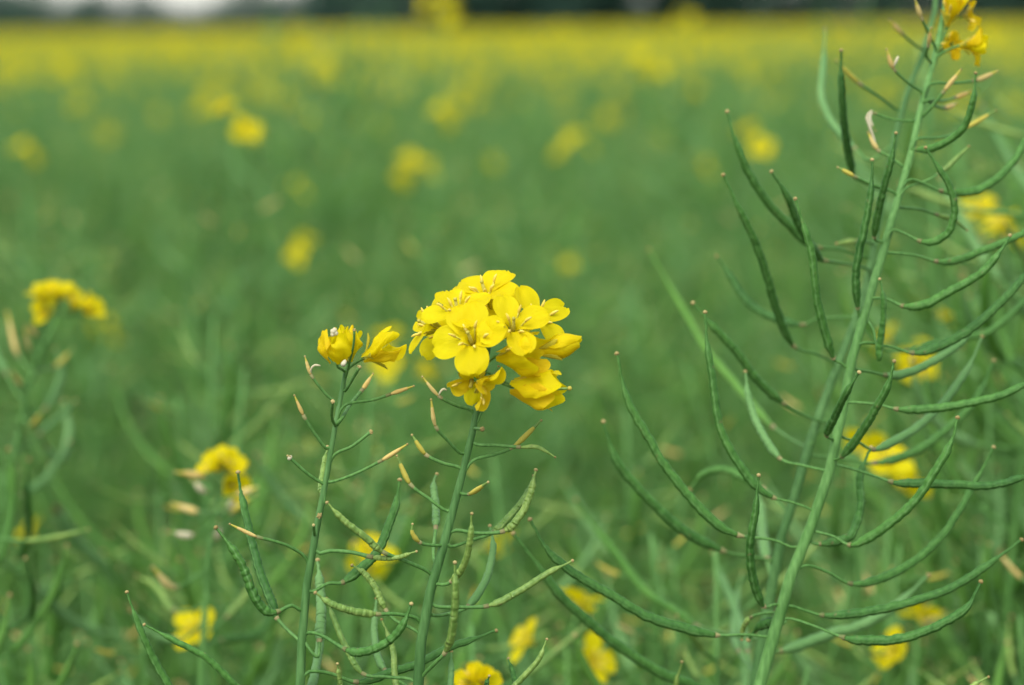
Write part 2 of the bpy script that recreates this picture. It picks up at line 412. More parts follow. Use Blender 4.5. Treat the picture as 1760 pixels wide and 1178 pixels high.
LIB = []
for lod in range(3):
    g = random.Random(77)
    LIB.append(dict(
        pod=[make_pod(100 + i, g.uniform(.045, .068), g.uniform(.0016, .0021), g.uniform(.016, .026), R(g.uniform(25, 70)), 'glau' if i in (2, 5) else 'pod', lod) for i in range(7)],
        young=[make_pod(200 + i, g.uniform(.022, .034), .0011, g.uniform(.016, .022), R(g.uniform(10, 50)), 'young', lod) for i in range(3)],
        tan=[make_pod(300 + i, g.uniform(.009, .013), .0009, g.uniform(.015, .022), R(g.uniform(0, 30)), 'tan' if i else 'yg', lod) for i in range(3)],
        flower=[make_simple_flower(400 + i, lod) for i in range(3)],
        leaf=[make_leaf(500 + i, lod) for i in range(3)]))

def plant_layout(seed, H, flowers, lod):
    """stem tubes and a list of (kind, variant, 4x4) for one branching plant of height H rooted at the origin"""
    rng = random.Random(seed); items = []; stems = []
    def raceme(base, top, r0, nfl, dens, plen):
        mid = (base + top) / 2 + np.array([rng.uniform(-.02, .02), rng.uniform(-.02, .02), 0])
        n = (24, 12, 5)[lod]; ax = resample([base, mid, top], n)
        stems.append((ax, np.linspace(r0, .0009, n)))
        L = np.linalg.norm(np.diff(ax, axis=0), axis=1).sum(); s = L - plen; k = rng.random() * 6
        cum = np.r_[0, np.cumsum(np.linalg.norm(np.diff(ax, axis=0), axis=1))]
        while s < L - .004:
            f = (s - (L - plen)) / plen
            pos = np.array([np.interp(s, cum, ax[:, c]) for c in range(3)])
            t = ax[-1] - ax[-2] if f > .8 else ax[min(n - 1, int(s / L * (n - 1)) + 1)] - ax[int(s / L * (n - 1)) - 1]
            k += 2.4 + rng.uniform(-.3, .3)
            kind = 'pod' if f < (.62 if flowers else .84) else ('young' if f < (.76 if flowers else .94) else 'tan')
            if not (f > .93 and nfl) and not (kind == 'tan' and rng.random() < (.5 if flowers else .85)):
                v = rng.randrange(len(LIB[0][kind])); sc = rng.uniform(.8, 1.1) * (1 if f > .62 else 1.08 - .35 * f)
                items.append((kind, v, frame(pos, t, k, sc)))
            s += dens * rng.uniform(.7, 1.3) * (1.25 if f < .6 else .8)
        if nfl:
            tp = ax[-1]; t = ax[-1] - ax[-2]; t = t / np.linalg.norm(t)
            for i in range(nfl):
                el = R(8 + 88 * math.sqrt((i + .3) / nfl)); a = i * 2.4 + rng.uniform(-.3, .3)
                Fm = frame((0, 0, 0), t, a)[:3, :3]
                d = Fm @ np.array([math.sin(el), 0, math.cos(el)])
                c = tp - t * .010 * (i / nfl) + d * (rng.uniform(.010, .017) if nfl > 2 else rng.uniform(.004, .009))
                stems.append((np.array([tp - t * (.003 + .012 * i / nfl), c]), np.array([.0006, .0006])))
                items.append(('flower', rng.randrange(3), frame(c, d + np.array([0, 0, .35]), rng.uniform(0, 6), rng.uniform(.85, 1.05))))
    lean = np.array([rng.uniform(-.09, .09), rng.uniform(-.09, .09), 0])
    raceme(np.zeros(3), np.array([0, 0, H]) + lean * H, .0048, flowers, .0125, min(.42, H * .34))
    for b in range(rng.choice((2, 3, 3, 4))):
        zb = H * rng.uniform(.42, .68); a = rng.uniform(0, 6.28); out = rng.uniform(.07, .16)
        base = np.array([0, 0, zb]) + lean * zb
        top = base + np.array([math.cos(a) * out, math.sin(a) * out, (H - zb) * rng.uniform(.78, 1.0)])
        raceme(base, top, .0024, rng.choice((0, 2, 3)) if flowers > 6 and rng.random() < .6 else 0, .014, (top[2] - zb) * .72)
    for b in range(rng.choice((4, 5, 6))):
        z = H * rng.uniform(.22, .66)
        items.append(('leaf', rng.randrange(3), frame(np.array([0, 0, z]) + lean * z, (0, 0, 1), rng.uniform(0, 6.28), rng.uniform(.7, 1.2))))
    return stems, items

def stem_mesh(stems, lod):
    mb = MB()
    for ax, r in stems: tube(mb, ax, r * (1 if lod < 2 else 1.3), (8, 5, 3)[lod], STEM)
    return mb

LIBMESH = [{k: [m.mesh(k) for m in v] for k, v in LIB[l].items()} for l in (0, 1)]
LIBDATA = [{k: [m.data() for m in v] for k, v in LIB[l].items()} for l in range(3)]
PART = {'pod': 'pod', 'young': 'young_pod', 'tan': 'withered_pod', 'flower': 'flower', 'leaf': 'leaf'}

def near_proto(seed, H, fl, lod=0):
    stems, items = plant_layout(seed, H, fl, lod)
    return dict(n=fl, stem=stem_mesh(stems, lod).mesh('stem'), items=items, H=H, fl=fl, lod=lod)
def put_near(pr, loc, rz, s, label, group):
    """a field plant, every pod, flower and leaf its own part"""
    t = thing('rapeseed_plant', loc, label, 'plant', group)
    t.rotation_euler.z = rz; t.scale = (s, s, s)
    obj('stem', pr['stem'], t)
    for kind, v, M4 in pr['items']: obj(PART[kind], LIBMESH[pr['lod']][kind][v], t, M4)
    return t

def joined(seed, H, fl, lod):
    """a field plant seen from farther off: stem, pods, leaves and flower head as four meshes"""
    stems, items = plant_layout(seed, H, fl, lod); out = {'stem': stem_mesh(stems, lod)}
    for kind, v, M4 in items:
        k = {'flower': 'flower_head', 'leaf': 'foliage'}.get(kind, 'pod_cluster')
        out.setdefault(k, MB()).merge(LIBDATA[lod][kind][v], M4)
    return out
def put_mid(pr, loc, rz, s, label, group):
    t = thing('rapeseed_plant', loc, label, 'plant', group); t.rotation_euler.z = rz; t.scale = (s, s, s)
    for k, me in pr['parts'].items():
        obj(k, me, t, kind=None if k == 'stem' else 'stuff')
    return t

G_FL, G_GR = 'flowering rapeseed plants standing in the field', 'rapeseed plants without flowers standing in the field'
L_GR = 'blurred green rapeseed plant with pods only, no flowers, in the field behind'
NEAR_F = [near_proto(10 + i, 1.25, (1, 2, 3, 4)[i]) for i in range(4)]
NEAR_G = [near_proto(30 + i, 1.25, 0) for i in range(5)]
MID_F = [dict(n=(1, 2, 4, 6)[i], H=1.25, parts={k: m.mesh(k) for k, m in joined(50 + i, 1.25, (1, 2, 4, 6)[i], 1).items()}) for i in range(4)]
MID_G = [dict(H=1.25, parts={k: m.mesh(k) for k, m in joined(70 + i, 1.25, 0, 1).items()}) for i in range(4)]

rng = random.Random(2024)
taken = []
# plants whose blurred flower heads the photograph shows singly: (px, py, distance, head size)
HEADS = [(405, 218, 1.55), (755, 205, 2.6), (1115, 118, 3.0), (760, 14, 3.0), (710, 296, 2.5), (505, 330, 2.9), (527, 432, 2.1),
         (990, 256, 2.6), (845, 285, 3.9), (1203, 285, 3.0), (1297, 248, 1.9), (40, 268, 2.6), (168, 578, 2.2),
         (682, 632, 1.4), (1692, 400, 1.15), (1750, 428, 1.08), (985, 462, 2.6), (1575, 606, 1.15), (1478, 806, 1.0),
         (1528, 832, .98), (78, 940, 1.2), (352, 1102, .97), (628, 982, 1.02), (972, 1112, .95), (1574, 1104, .96),
         (888, 962, 1.2), (1645, 190, 2.8), (1700, 60, 3.6), (1180, 40, 4.2), (960, 60, 4.6), (300, 95, 4.4), (110, 130, 4.0), (560, 120, 4.2)]
OWN = {(168, 578): 'blurred yellow bloom just behind the half-blurred plant with the drooping flower head',
       (682, 632): 'blurred yellow bloom between the slender plant and the plant with the full flower cluster',
       (1297, 248): 'blurred bright bloom behind the uppermost outer pods of the tall pod-laden plant',
       (972, 1112): 'bright blurred bloom low beside the short plant with thin young pods',
       (1574, 1104): 'blurred bloom under the lowest knobbly pod of the tall pod-laden plant',
       (760, 14): 'tall rapeseed plant whose blurred flower head rises above the field against the far trees',
       (352, 1102): 'small blurred bloom at the foot of the half-blurred plant with pale dried buds'}
L_CNT = {1: 'blurred rapeseed plant in the field with a single yellow flower left on top',
         2: 'blurred rapeseed plant in the field topped with just two yellow flowers',
         3: 'blurred rapeseed plant in the field topped with three yellow flowers',
         4: 'blurred rapeseed plant in the field topped with four yellow flowers',
         6: 'blurred rapeseed plant in the field topped with a full head of six yellow flowers'}
HN = [1, 1, 3, 3, 3, 1, 1, 2, 1, 1, 1, 1, 2, 2, 1, 1, 0, 2, 0, 1, 0, 0, 1, 2, 1, 0, 1, 1]
for i, (px, py, d) in enumerate(HEADS):
    h = P(px, py, d); near = d < 2.0
    pr = (NEAR_F if near else MID_F)[HN[i] if i < len(HN) else 2]
    top = pr['H']; s = h[2] / top
    # the head leans away from the root: find the root from the prototype's own lean
    g = random.Random((NEAR_F.index(pr) + 10) if near else (MID_F.index(pr) + 50))
    lean = np.array([g.uniform(-.09, .09), g.uniform(-.09, .09)]) * top * s
    rz = rng.uniform(0, 6.28); c, n = math.cos(rz), math.sin(rz)
    off = np.array([lean[0] * c - lean[1] * n, lean[0] * n + lean[1] * c])
    loc = (h[0] - off[0], h[1] - off[1], 0)
    lab = OWN.get((px, py)) or L_CNT[pr['n']]
    (put_near if near else put_mid)(pr, loc, rz, s, lab, None if (px, py) in OWN else G_FL); taken.append((loc[0], loc[1]))

def hides(x, y, top):
    """would a plant here stand right in front of one of the flower heads the photograph shows?"""
    for hx, hy, hd in HEADS:
        h = P(hx, hy, hd)
        if y < h[1] + .02 and abs(x / y - h[0] / h[1]) < .016 and (top - CAM_H) / y > (h[2] - CAM_H) / h[1] - .012: return True
    return False
# plants close behind the focus, their pods crossing in a loose tangle
for i in range(44):
    d = rng.uniform(.86, 1.18); px = rng.uniform(-80, 1840); py = rng.uniform(560, 960) + (120 if 560 < px < 1150 else 0)
    h = P(px, py, d); 
    if any((h[0] - a)**2 + (h[1] - b)**2 < .045**2 for a, b in taken) or hides(h[0], h[1], h[2]): continue
    put_near(rng.choice(NEAR_G), (h[0], h[1], 0), rng.uniform(0, 6.28), h[2] / 1.25, 'softly blurred rapeseed plant of crossing green pods close behind the plants in focus', 'rapeseed plants tangled close behind the focus'); taken.append((h[0], h[1]))
# taller plants farther in, and the pod-laden neighbours crowding in on the right
tall = [(rng.uniform(-60, 1250), rng.uniform(230, 560), rng.uniform(1.55, 2.4)) for _ in range(26)]
tall += [(1530, 60, 1.14), (1612, 150, 1.05), (1668, 40, 1.10), (1725, 250, 1.04), (1480, 480, 1.12), (1612, 690, .98), (1400, 690, 1.06)]
tall += [(985, -20, 2.2), (1320, 0, 2.6), (410, 20, 2.4), (480, 150, 1.6)]
for px, py, d in tall:
    h = P(px, py, d)
    if d > 1.2 and hides(h[0], h[1], h[2]): continue
    taken.append((h[0], h[1]))
    la, gr = ('blurred pod-covered rapeseed plant crowding in behind the tall pod-laden plant', 'rapeseed plants crowding behind the pod-laden plant') if d < 1.2 else \
             ('blurred flowerless rapeseed plant standing taller than the green plants round it', 'tall flowerless rapeseed plants in the field')
    pr = rng.choice(NEAR_G); rz = rng.uniform(0, 6.28)
    if d < 1.2:      # turn its branches away from the open middle of the field
        xs = np.array([M4[:2, 3] for _, _, M4 in pr['items']])
        rz = max((rng.uniform(0, 6.28) for _ in range(24)), key=lambda a: np.percentile(xs[:, 0] * math.cos(a) - xs[:, 1] * math.sin(a), 8))
    put_near(pr, (h[0], h[1], 0), rz, h[2] / 1.25, la, gr)
# the rest of the near field, scattered
n_near = n_mid = 0
Y0, Y1, Y2 = .84, 1.9, 4.8
DENS = 27
cand = []
y = Y0
while y < Y2:
    hw = .25 * y + .16
    for _ in range(max(1, int((DENS if y > 1.7 else 46) * 2 * hw * .12 + rng.random()))):
        cand.append((rng.uniform(-hw, hw), y + rng.uniform(-.06, .06)))
    y += .12
for x, y in cand:
    if any((x - a)**2 + (y - b)**2 < .07**2 for a, b in taken): continue
    taken.append((x, y))
    hmax = 1.215 + .045 * min(1, max(0, y - 1.1) / .6)
    h = hmax + rng.uniform(-.11, .05) + (.14 if rng.random() < .05 and y > 2.2 else 0)
    if hides(x, y, h): continue
    if y < Y1:
        f = rng.random() < .01; pr = rng.choice(NEAR_F if f else NEAR_G); put_near(pr, (x, y, 0), rng.uniform(0, 6.28), h / 1.25, L_CNT[pr['n']] if f else L_GR, G_FL if f else G_GR)
    else:
        f = rng.random() < .012 + .02 * max(0, y - 3); pr = rng.choice(MID_F if f else MID_G); put_mid(pr, (x, y, 0), rng.uniform(0, 6.28), h / 1.25, L_CNT[pr['n']] if f else L_GR, G_FL if f else G_GR)

# ------------------------------------------------------------------ the far field: one uncountable mass
src = bpy.data.collections.new('field_sources')
def src_obj(name, mb):
    o = bpy.data.objects.new(name, mb.mesh(name)); src.objects.link(o)
def whole(seed, H, fl, lod):
    mb = MB()
    for k, m in joined(seed, H, fl, lod).items(): mb.merge(m.data())
    return mb
singles = [whole(90 + i, 1.25, (0, 0, 0, 3, 5, 8)[i], 2) for i in range(6)]
for i, m in enumerate(singles): src_obj('field_a%d' % i, m)
SD = [m.data() for m in singles]
for i in range(4):
    mb = MB()
    for k in range(30):
        fl = rng.random() < (.35, .5, .68, .85)[i]
        M4 = rotz(rng.uniform(0, 6.28), rng.uniform(.9, 1.1)); M4[:3, 3] = (rng.uniform(-.7, .7), rng.uniform(-.7, .7), 0)
        mb.merge(SD[rng.randrange(3, 6) if fl else rng.randrange(3)], M4)
    src_obj('field_b%d' % i, mb)
def patch(x, y):
    # the crop flowers unevenly, in drifts
    return 1 + .45 * math.sin(x * .9 + 1.3 * math.sin(y * .31)) * math.sin(y * .23 + .7 + x * .17) + .2 * math.sin(x * 2.3 + y * .6)
pts = []; var = []; rot = []; scl = []
def fp(x, y, v, s): pts.append((x, y, 0)); var.append(v); rot.append(rng.uniform(0, 6.28)); scl.append(s)
y = .9
while y < 16:
    hw = .50 * y + .35; st = .15
    for _ in range(int(24 * 2 * hw * st + rng.random())):
        x = rng.uniform(-hw, hw); yy = y + rng.uniform(-.08, .08)
        if yy < Y2 and abs(x) < .25 * yy + .17: continue
        if yy < 1.2 and abs(x) < .7: continue
        f = rng.random() < min(.9, (.05 + .055 * max(0, yy - 4.2)) * patch(x, yy)); s = (1.22 + rng.gauss(0, .055)) / 1.25
        fp(x, yy, rng.randrange(3, 6) if f else rng.randrange(3), s)
    y += st
y = 16
while y < 118.5:
    hw = .42 * y + 2; x = -hw
    while x < hw:
        fp(x + rng.uniform(-.4, .4), y + rng.uniform(-.4, .4), 6 + min(3, int(max(0, rng.random() * 2.2 + (y > 25) + 2.2 * patch(x * .5, y * .4) - 1.1))), rng.uniform(.84, .95)); x += 1.15
    y += 1.15
me = bpy.data.meshes.new('rapeseed_field'); me.from_pydata(pts, [], [])
for nm, ty, dat in (('variant', 'INT', var), ('rz', 'FLOAT', rot), ('sc', 'FLOAT', scl)):
    a = me.attributes.new(nm, ty, 'POINT'); a.data.foreach_set('value', dat)
fo = obj('rapeseed_field', me, label='yellow-green mass of flowering rapeseed stretching to the far trees', cat='crop field', kind='stuff')
gt = bpy.data.node_groups.new('field_spread', 'GeometryNodeTree')
gt.interface.new_socket('Geometry', in_out='INPUT', socket_type='NodeSocketGeometry')
gt.interface.new_socket('Geometry', in_out='OUTPUT', socket_type='NodeSocketGeometry')
N = gt.nodes; L = gt.links
gi, go = N.new('NodeGroupInput'), N.new('NodeGroupOutput')
iop = N.new('GeometryNodeInstanceOnPoints'); ci = N.new('GeometryNodeCollectionInfo')
ci.inputs['Collection'].default_value = src; ci.inputs['Separate Children'].default_value = True; ci.inputs['Reset Children'].default_value = True
def attr(nm, ty):
    a = N.new('GeometryNodeInputNamedAttribute'); a.data_type = ty; a.inputs['Name'].default_value = nm; return a
cx = N.new('ShaderNodeCombineXYZ'); e2r = N.new('FunctionNodeEulerToRotation')
L.new(attr('rz', 'FLOAT').outputs['Attribute'], cx.inputs['Z']); L.new(cx.outputs[0], e2r.inputs[0])
L.new(gi.outputs[0], iop.inputs['Points']); L.new(ci.outputs[0], iop.inputs['Instance']); iop.inputs['Pick Instance'].default_value = True
L.new(attr('variant', 'INT').outputs['Attribute'], iop.inputs['Instance Index'])
L.new(e2r.outputs[0], iop.inputs['Rotation']); L.new(attr('sc', 'FLOAT').outputs['Attribute'], iop.inputs['Scale'])
L.new(iop.outputs[0], go.inputs[0])
fo.modifiers.new('spread', 'NODES').node_group = gt

# ------------------------------------------------------------------ the plants in focus
def px2w(pts, deps): return np.array([P(a, b, d) for (a, b), d in zip(pts, deps)])

class Hero:
    def __init__(s, stem_px, deps, w0, w1, label, seed, root_shift=(0, 0), name='rapeseed_plant', sm=STEM):
        """stem_px listed top -> bottom of the picture, widths in photo pixels; the stem goes on down to the soil"""
        s.rng = random.Random(seed)
        dd = np.interp(np.linspace(0, 1, len(stem_px)), np.linspace(0, 1, len(deps)), deps)
        q = px2w(stem_px, dd); b = q[-1]; dr = (q[-1] - q[-2]); dr /= np.linalg.norm(dr)
        lo = [b + dr * .10, b + dr * .25 * [.9, .9, 1], np.array([b[0] + dr[0] * .35 + root_shift[0], b[1] + root_shift[1], .45]), np.array([b[0] + dr[0] * .4 + root_shift[0], b[1] + root_shift[1], -.03])]
        s.root = np.array([lo[-1][0], lo[-1][1], 0.0])
        full = np.vstack([q, lo]); n = 90
        s.ax = resample(full, n)
        cl = np.r_[0, np.cumsum(np.linalg.norm(np.diff(s.ax, axis=0), axis=1))]
        k = np.argmin(np.linalg.norm(s.ax - b, axis=1))
        r0, r1 = w0 * .5 * dd[0] / FPX, w1 * .5 * dd[-1] / FPX
        rad = np.interp(cl, [0, cl[k], cl[-1]], [r0, r1, r1 * 1.9])
        rad *= 1 + .03 * np.sin(cl * 300 + seed)
        s.t = thing(name, s.root, label)
        mb = MB(); tube(mb, s.ax - s.root, rad, 14, sm)
        s.stem = obj('stem', mb.mesh('stem'), s.t)
        for z in (.25, .42, .55, .7):
            z *= rng.uniform(.9, 1.1); i = np.argmin(np.abs(s.ax[:, 2] - z))
            obj('leaf', LIBMESH[0]['leaf'][s.rng.randrange(3)], s.t, frame(s.ax[i] - s.root, (0, 0, 1), s.rng.uniform(0, 6.28), s.rng.uniform(.8, 1.2)))
    def near(s, p):
        i = np.argmin(np.linalg.norm(s.ax - p, axis=1)); return s.ax[i]
    def dstem(s, a, b):
        # depth of the stem at the picture row of (a, b)
        d = (s.ax - CAM) @ fwd; x = (s.ax - CAM) @ rgt / d * FPX + 880; y = 589 - (s.ax - CAM) @ upv / d * FPX
        return d[np.argmin((x - a)**2 + (y - b)**2)]
    def path(s, stalk, pod, tip):
        """3D stalk and pod paths; tip = depth offset of the pod's end from the stem, metres (+ away)"""
        stalk = [tuple(p) for p in stalk]; pod = [tuple(p) for p in pod]
        if stalk and pod:
            e = stalk[-1]
            if math.dist(e, pod[0]) > math.dist(e, pod[-1]): pod = pod[::-1]
            if math.dist(e, pod[0]) < 9: pod = pod[1:]
            allp = stalk + pod; ns = len(stalk)
        else: allp = stalk or pod; ns = len(stalk)
        ds = s.dstem(*allp[0])
        l = np.r_[0, np.cumsum([math.dist(a, b) for a, b in zip(allp, allp[1:])])]; l = l / l[-1]
        dep = ds + tip * (1 - (1 - l)**1.5)
        W = px2w(allp, dep)
        return W, ns, dep
    def pod(s, stalk, pod, w=13, tip=0.0, m=POD, sw=5.0, bump=.05, beak=.22, knob=True, name='pod', bow=0):
        W, ns, dep = s.path(stalk, pod, tip)
        start = s.near(W[0]); rng = s.rng
        full = resample(np.vstack([start, W]), 60) if np.linalg.norm(start - W[0]) > .0004 else resample(W, 60)
        if bow: full = full + np.outer(np.sin(np.linspace(0, math.pi, 60)), fwd) * bow
        # split where the stalk ends
        k = int(np.argmin(np.linalg.norm(full - W[ns - 1], axis=1))) if ns else 0
        k = min(max(k, 3), 54)
        base = full[k]; r = w * .56 * dep[-1] / FPX; rs = sw * .5 * dep[0] / FPX
        mb = MB(); n = 64
        pp = resample(full[k:], n); rad = pod_profile(n, r, rng, bump, rng.choice((13, 15, 17)) * max(.6, len(full[k:]) / 50), beak)
        # seeds make the outline uneven
        wob = np.convolve([rng.uniform(-1, 1) for _ in range(n + 2)], [.3, .4, .3], 'valid'); rad = rad * (1 + (.035 + bump * .3) * wob)
        pp[2:-2] += np.array([[rng.uniform(-1, 1) for _ in range(3)] for _ in range(n - 4)]) * r * .09
        tube(mb, pp - base, rad, 10, m)
        po = obj(name, mb.mesh(name), s.t); po.location = tuple(base - s.root)
        st = MB(); sp = resample(full[:k + 1], 14); sr = np.full(14, rs); sr[0] *= 1.5; sr[1] *= 1.2; sr[-2] *= 1.15; sr[-1] = max(rs * 1.3, r * .62)
        tube(st, sp - base, sr, 8, [STEM] * 12 + [JOINT])
        obj('stalk', st.mesh('stalk'), po)
        if knob:
            kb = MB(); blob(kb, pp[-1] - base, r * .42 + .0001, KNOB, pp[-1] - pp[-2], .9, 7, 3, rng); obj('stigma_tip', kb.mesh('stigma_tip'), po)
        return po
    def dry(s, stalk, tip_px, w=8, tip=0.0, m=TAN, sw=5.5, curl=None, two=None):
        """slender stalk ending in a shrivelled young pod"""
        W, ns, dep = s.path(stalk, [tip_px] if not isinstance(tip_px, list) else tip_px, tip)
        start = s.near(W[0]); rng = s.rng
        full = resample(np.vstack([start, W]), 40); k = int(np.argmin(np.linalg.norm(full - W[len(stalk) - 1], axis=1)))
        base = full[k]; r = w * .5 * dep[-1] / FPX; rs = sw * .5 * dep[0] / FPX
        mb = MB(); pp = resample(full[k:], 12); t = np.linspace(0, 1, 12)
        rad = r * np.interp(t, [0, .12, .3, .6, .85, 1], [.5, .85, 1, .8, .42, .3]) * np.array([rng.uniform(.93, 1.07) for _ in t])
        ms = [m] * 8 + [YG if m == TAN else PODL] * 3
        tube(mb, pp - base, rad, 8, ms)
        po = obj('withered_pod', mb.mesh('withered_pod'), s.t); po.location = tuple(base - s.root)
        st = MB(); sp = resample(full[:k + 1], 14); sr = np.full(14, rs); sr[0] *= 1.5; sr[1] *= 1.2; sr[-2] *= 1.1; sr[-1] = max(rs * 1.25, r * .7)
        tube(st, sp - base, sr, 8, [STEM] * 12 + [JOINT]); obj('stalk', st.mesh('stalk'), po)
        kb = MB(); blob(kb, pp[-1] - base, r * .36 + .00012, KNOB, pp[-1] - pp[-2], 1, 7, 3, rng); obj('stigma_tip', kb.mesh('stigma_tip'), po)
        if curl:
            C = px2w(curl, [dep[len(stalk) - 1] - .001] * len(curl)); cb = MB()
            tube(cb, resample(np.vstack([base, C]), 10) - base, np.interp(np.linspace(0, 1, 10), [0, .3, .8, 1], [.3, .8, 1, .5]) * r * .6, 7, PALE)
            obj('dried_petal', cb.mesh('dried_petal'), po)
        return po
    def knob(s, stalk, w=8, tip=0.0, sw=5.5, pale=False):
        W, ns, dep = s.path(stalk, [], tip); start = s.near(W[0])
        sp = resample(np.vstack([start, W]), 16); base = sp[0]; rs = sw * .5 * dep[0] / FPX
        mb = MB(); sr = np.full(16, rs); sr[0] *= 1.5; sr[1] *= 1.2; sr[-1] *= 1.25
        tube(mb, sp - base, sr, 8, STEM); po = obj('stalk', mb.mesh('stalk'), s.t); po.location = tuple(base - s.root)
        kb = MB(); r = w * .5 * dep[-1] / FPX
        blob(kb, sp[-1] - base, r, PALE if pale else KNOB, sp[-1] - sp[-2], .8, 8, 4, s.rng)
        for i in range(4): blob(kb, sp[-1] - base + np.array([s.rng.uniform(-1, 1) for _ in range(3)]) * r * .8, r * .45, KNOB, (1, .3, i - 1.5), .8, 6, 3, s.rng)
        obj('flower_scar', kb.mesh('flower_scar'), po)
    def flower(s, px, py, ddep, nrm, roll=0, size=1.0, petals=(80, 80, 80, 80), curls=(0, 0, 0, 0), from_px=None, W=.0097, L=.0145,
               stam=6, wrk=.10, m=PETAL, sep=35, cup=.1, th0=8, sw=4.6, lens=None, sepals=4, lift=.0035, bend=(.22, .5), stl=.0078, style=True, ms=None, wid=None):
        """open flower centred at a picture point; nrm in camera axes (right, up, towards the lens)"""
        rng = s.rng; n = rgt * nrm[0] + upv * nrm[1] - fwd * nrm[2]; n = n / np.linalg.norm(n)
        d0 = s.dstem(px, py) + ddep; c = P(px, py, d0) - n * lift * size
        M4 = frame(c - s.root, n, 0, 1.0, xref=-rgt if abs(n @ rgt) < .9 else upv)
        fo = obj('flower', None, s.t); fo.matrix_basis = Matrix((M4 @ rotz(roll)).tolist()); fo.empty_display_size = .004
        for k in range(4):
            if petals[k] is None: continue
            mb = MB(); l = (lens[k] if lens else 1.0) * L * size; wd = (wid[k] if wid else 1.0) * W * size
            petal(mb, l * rng.uniform(.97, 1.04), wd, th0, petals[k], bend, cup, curls[k], wrk, (ms[k] if ms else m), 16, 10, rng, k * math.pi / 2 + rng.uniform(-.1, .1), .0007)
            obj('petal', mb.mesh('petal'), fo)
        for k in range(sepals):
            mb = MB(); sepal(mb, k * math.pi / 2 + .78, .0068 * size, sep + rng.uniform(-8, 12), rng=rng); obj('sepal', mb.mesh('sepal'), fo)
        for k in range(stam):
            mb = MB(); stamen(mb, k * 1.047 + .3, stl * size * (1 if k % 3 else .8), rng.uniform(8, 20) if sep < 60 else 25, rng); obj('stamen', mb.mesh('stamen'), fo)
        if style:
            mb = MB(); tube(mb, [(0, 0, 0), (0, 0, .0035), (.0003, 0, .0085 * size)], [.0006, .0006, .0004], 7, YG); blob(mb, (.0003, 0, .0087 * size), .0006, YG, rng=rng); obj('pistil', mb.mesh('pistil'), fo)
        s.fstalk(c, n, d0, from_px, sw); return fo
    def closed(s, px, py, ddep, axis, L, prof, span=75, wav=.05, ms=(PETAL,) * 4, from_px=None, sw=4.6, sep=22, stam=0, roll=0, ragged=.06, seplen=.0072, pistil=0):
        """closed or half-closed flower whose base sits at a picture point"""
        rng = s.rng; n = rgt * axis[0] + upv * axis[1] - fwd * axis[2]; n = n / np.linalg.norm(n)
        d0 = s.dstem(px, py) + ddep; c = P(px, py, d0)
        fo = obj('flower', None, s.t); fo.matrix_basis = Matrix((frame(c - s.root, n, roll, 1.0, xref=-rgt if abs(n @ rgt) < .9 else upv)).tolist()); fo.empty_display_size = .004
        for k in range(4):
            if ms[k] is None: continue
            mb = MB(); shell(mb, L * rng.uniform(.93, 1.05), prof, span, k * math.pi / 2 + rng.uniform(-.2, .2), ms[k], wav, .00022 + .00016 * (k % 2), rng, ragged=ragged); obj('petal', mb.mesh('petal'), fo)
        for k in range(4):
            mb = MB(); sepal(mb, k * math.pi / 2 + .78, seplen, sep + rng.uniform(-8, 12), rng=rng); obj('sepal', mb.mesh('sepal'), fo)
        for k in range(stam):
            mb = MB(); stamen(mb, k * 2.1 + .3, L * .7, 30, rng); obj('stamen', mb.mesh('stamen'), fo)
        if pistil:
            mb = MB(); tube(mb, resample([(0, 0, 0), (.0003, .0003, pistil * .6), (.0012, .001, pistil)], 8), .0004, 7, PODL); blob(mb, (.0012, .001, pistil), .0007, YG, rng=rng); obj('pistil', mb.mesh('pistil'), fo)
        s.fstalk(c, n, d0, from_px, sw); return fo
    def fstalk(s, c, n, d0, from_px, sw):
        # stalk back to the stem
        a = P(*from_px, s.dstem(*from_px)) if from_px else s.ax[0]
        a = s.near(a); e = np.linalg.norm(c - a)
        sp = resample([a, a + (c - a) * .45 + np.array([0, 0, .05 * e]) - n * e * .12, c - n * .0012, c + n * .0003], 14)
        st = MB(); sr = np.full(14, sw * .5 * d0 / FPX); sr[0] *= 1.4; sr[-2] *= 1.2; sr[-1] *= 1.6
        tube(st, sp - a, sr, 8, STEM); so_ = obj('flower_stalk', st.mesh('flower_stalk'), s.t); so_.location = tuple(a - s.root)

# ---- left plant in focus
A = Hero([(594, 640), (590, 668), (579.5, 717), (571, 757), (563, 810), (556, 850), (551, 886), (538, 935), (528, 1001), (519, 1098), (516, 1178)],
         [.69, .69], 7, 17, 'slender rapeseed plant ending in two shrivelling yellow flowers above withered and green pods', 1, (-.03, .04), sm=STEMD)
A.dry([(581, 698), (560, 678), (535, 645)], (524, 613), 7, -.004, TAN, 5, curl=[(535, 634), (541, 628), (551, 629)])
A.knob([(577, 733), (570, 717), (572, 690)], 8, -.014)
A.dry([(565, 772), (541, 746), (522, 715)], (506, 680), 7, -.006)
A.dry([(592, 697), (640, 688), (673, 677)], (711, 664), 8, .004)
A.dry([(588, 719), (601, 697), (623, 670)], (641, 643), 9, .022, TAN, 6)
A.knob([(573, 784), (606, 767), (638, 742)], 8, -.006)
A.knob([(559, 833), (528, 814), (498, 787)], 10, -.004, pale=True)
A.dry([(569, 829), (612, 814), (657, 791)], (700, 764), 8.5, -.006)
A.pod([(556, 868), (553, 850)], [(552, 835), (557, 800), (563, 768)], 11, .014, PODL, 6, name='young_pod')
A.knob([(592, 672), (604, 655), (618, 631)], 7, -.010)
A.dry([(528, 963), (498, 940), (466, 929), (439, 922)], (395, 901), 7.5, -.008)
A.pod([(522, 1049), (501, 1041), (476, 1052)], [(455, 1049), (435, 1021), (418, 975), (393, 935), (371, 907)], 16, -.010, POD, 6.5, .09, .27)
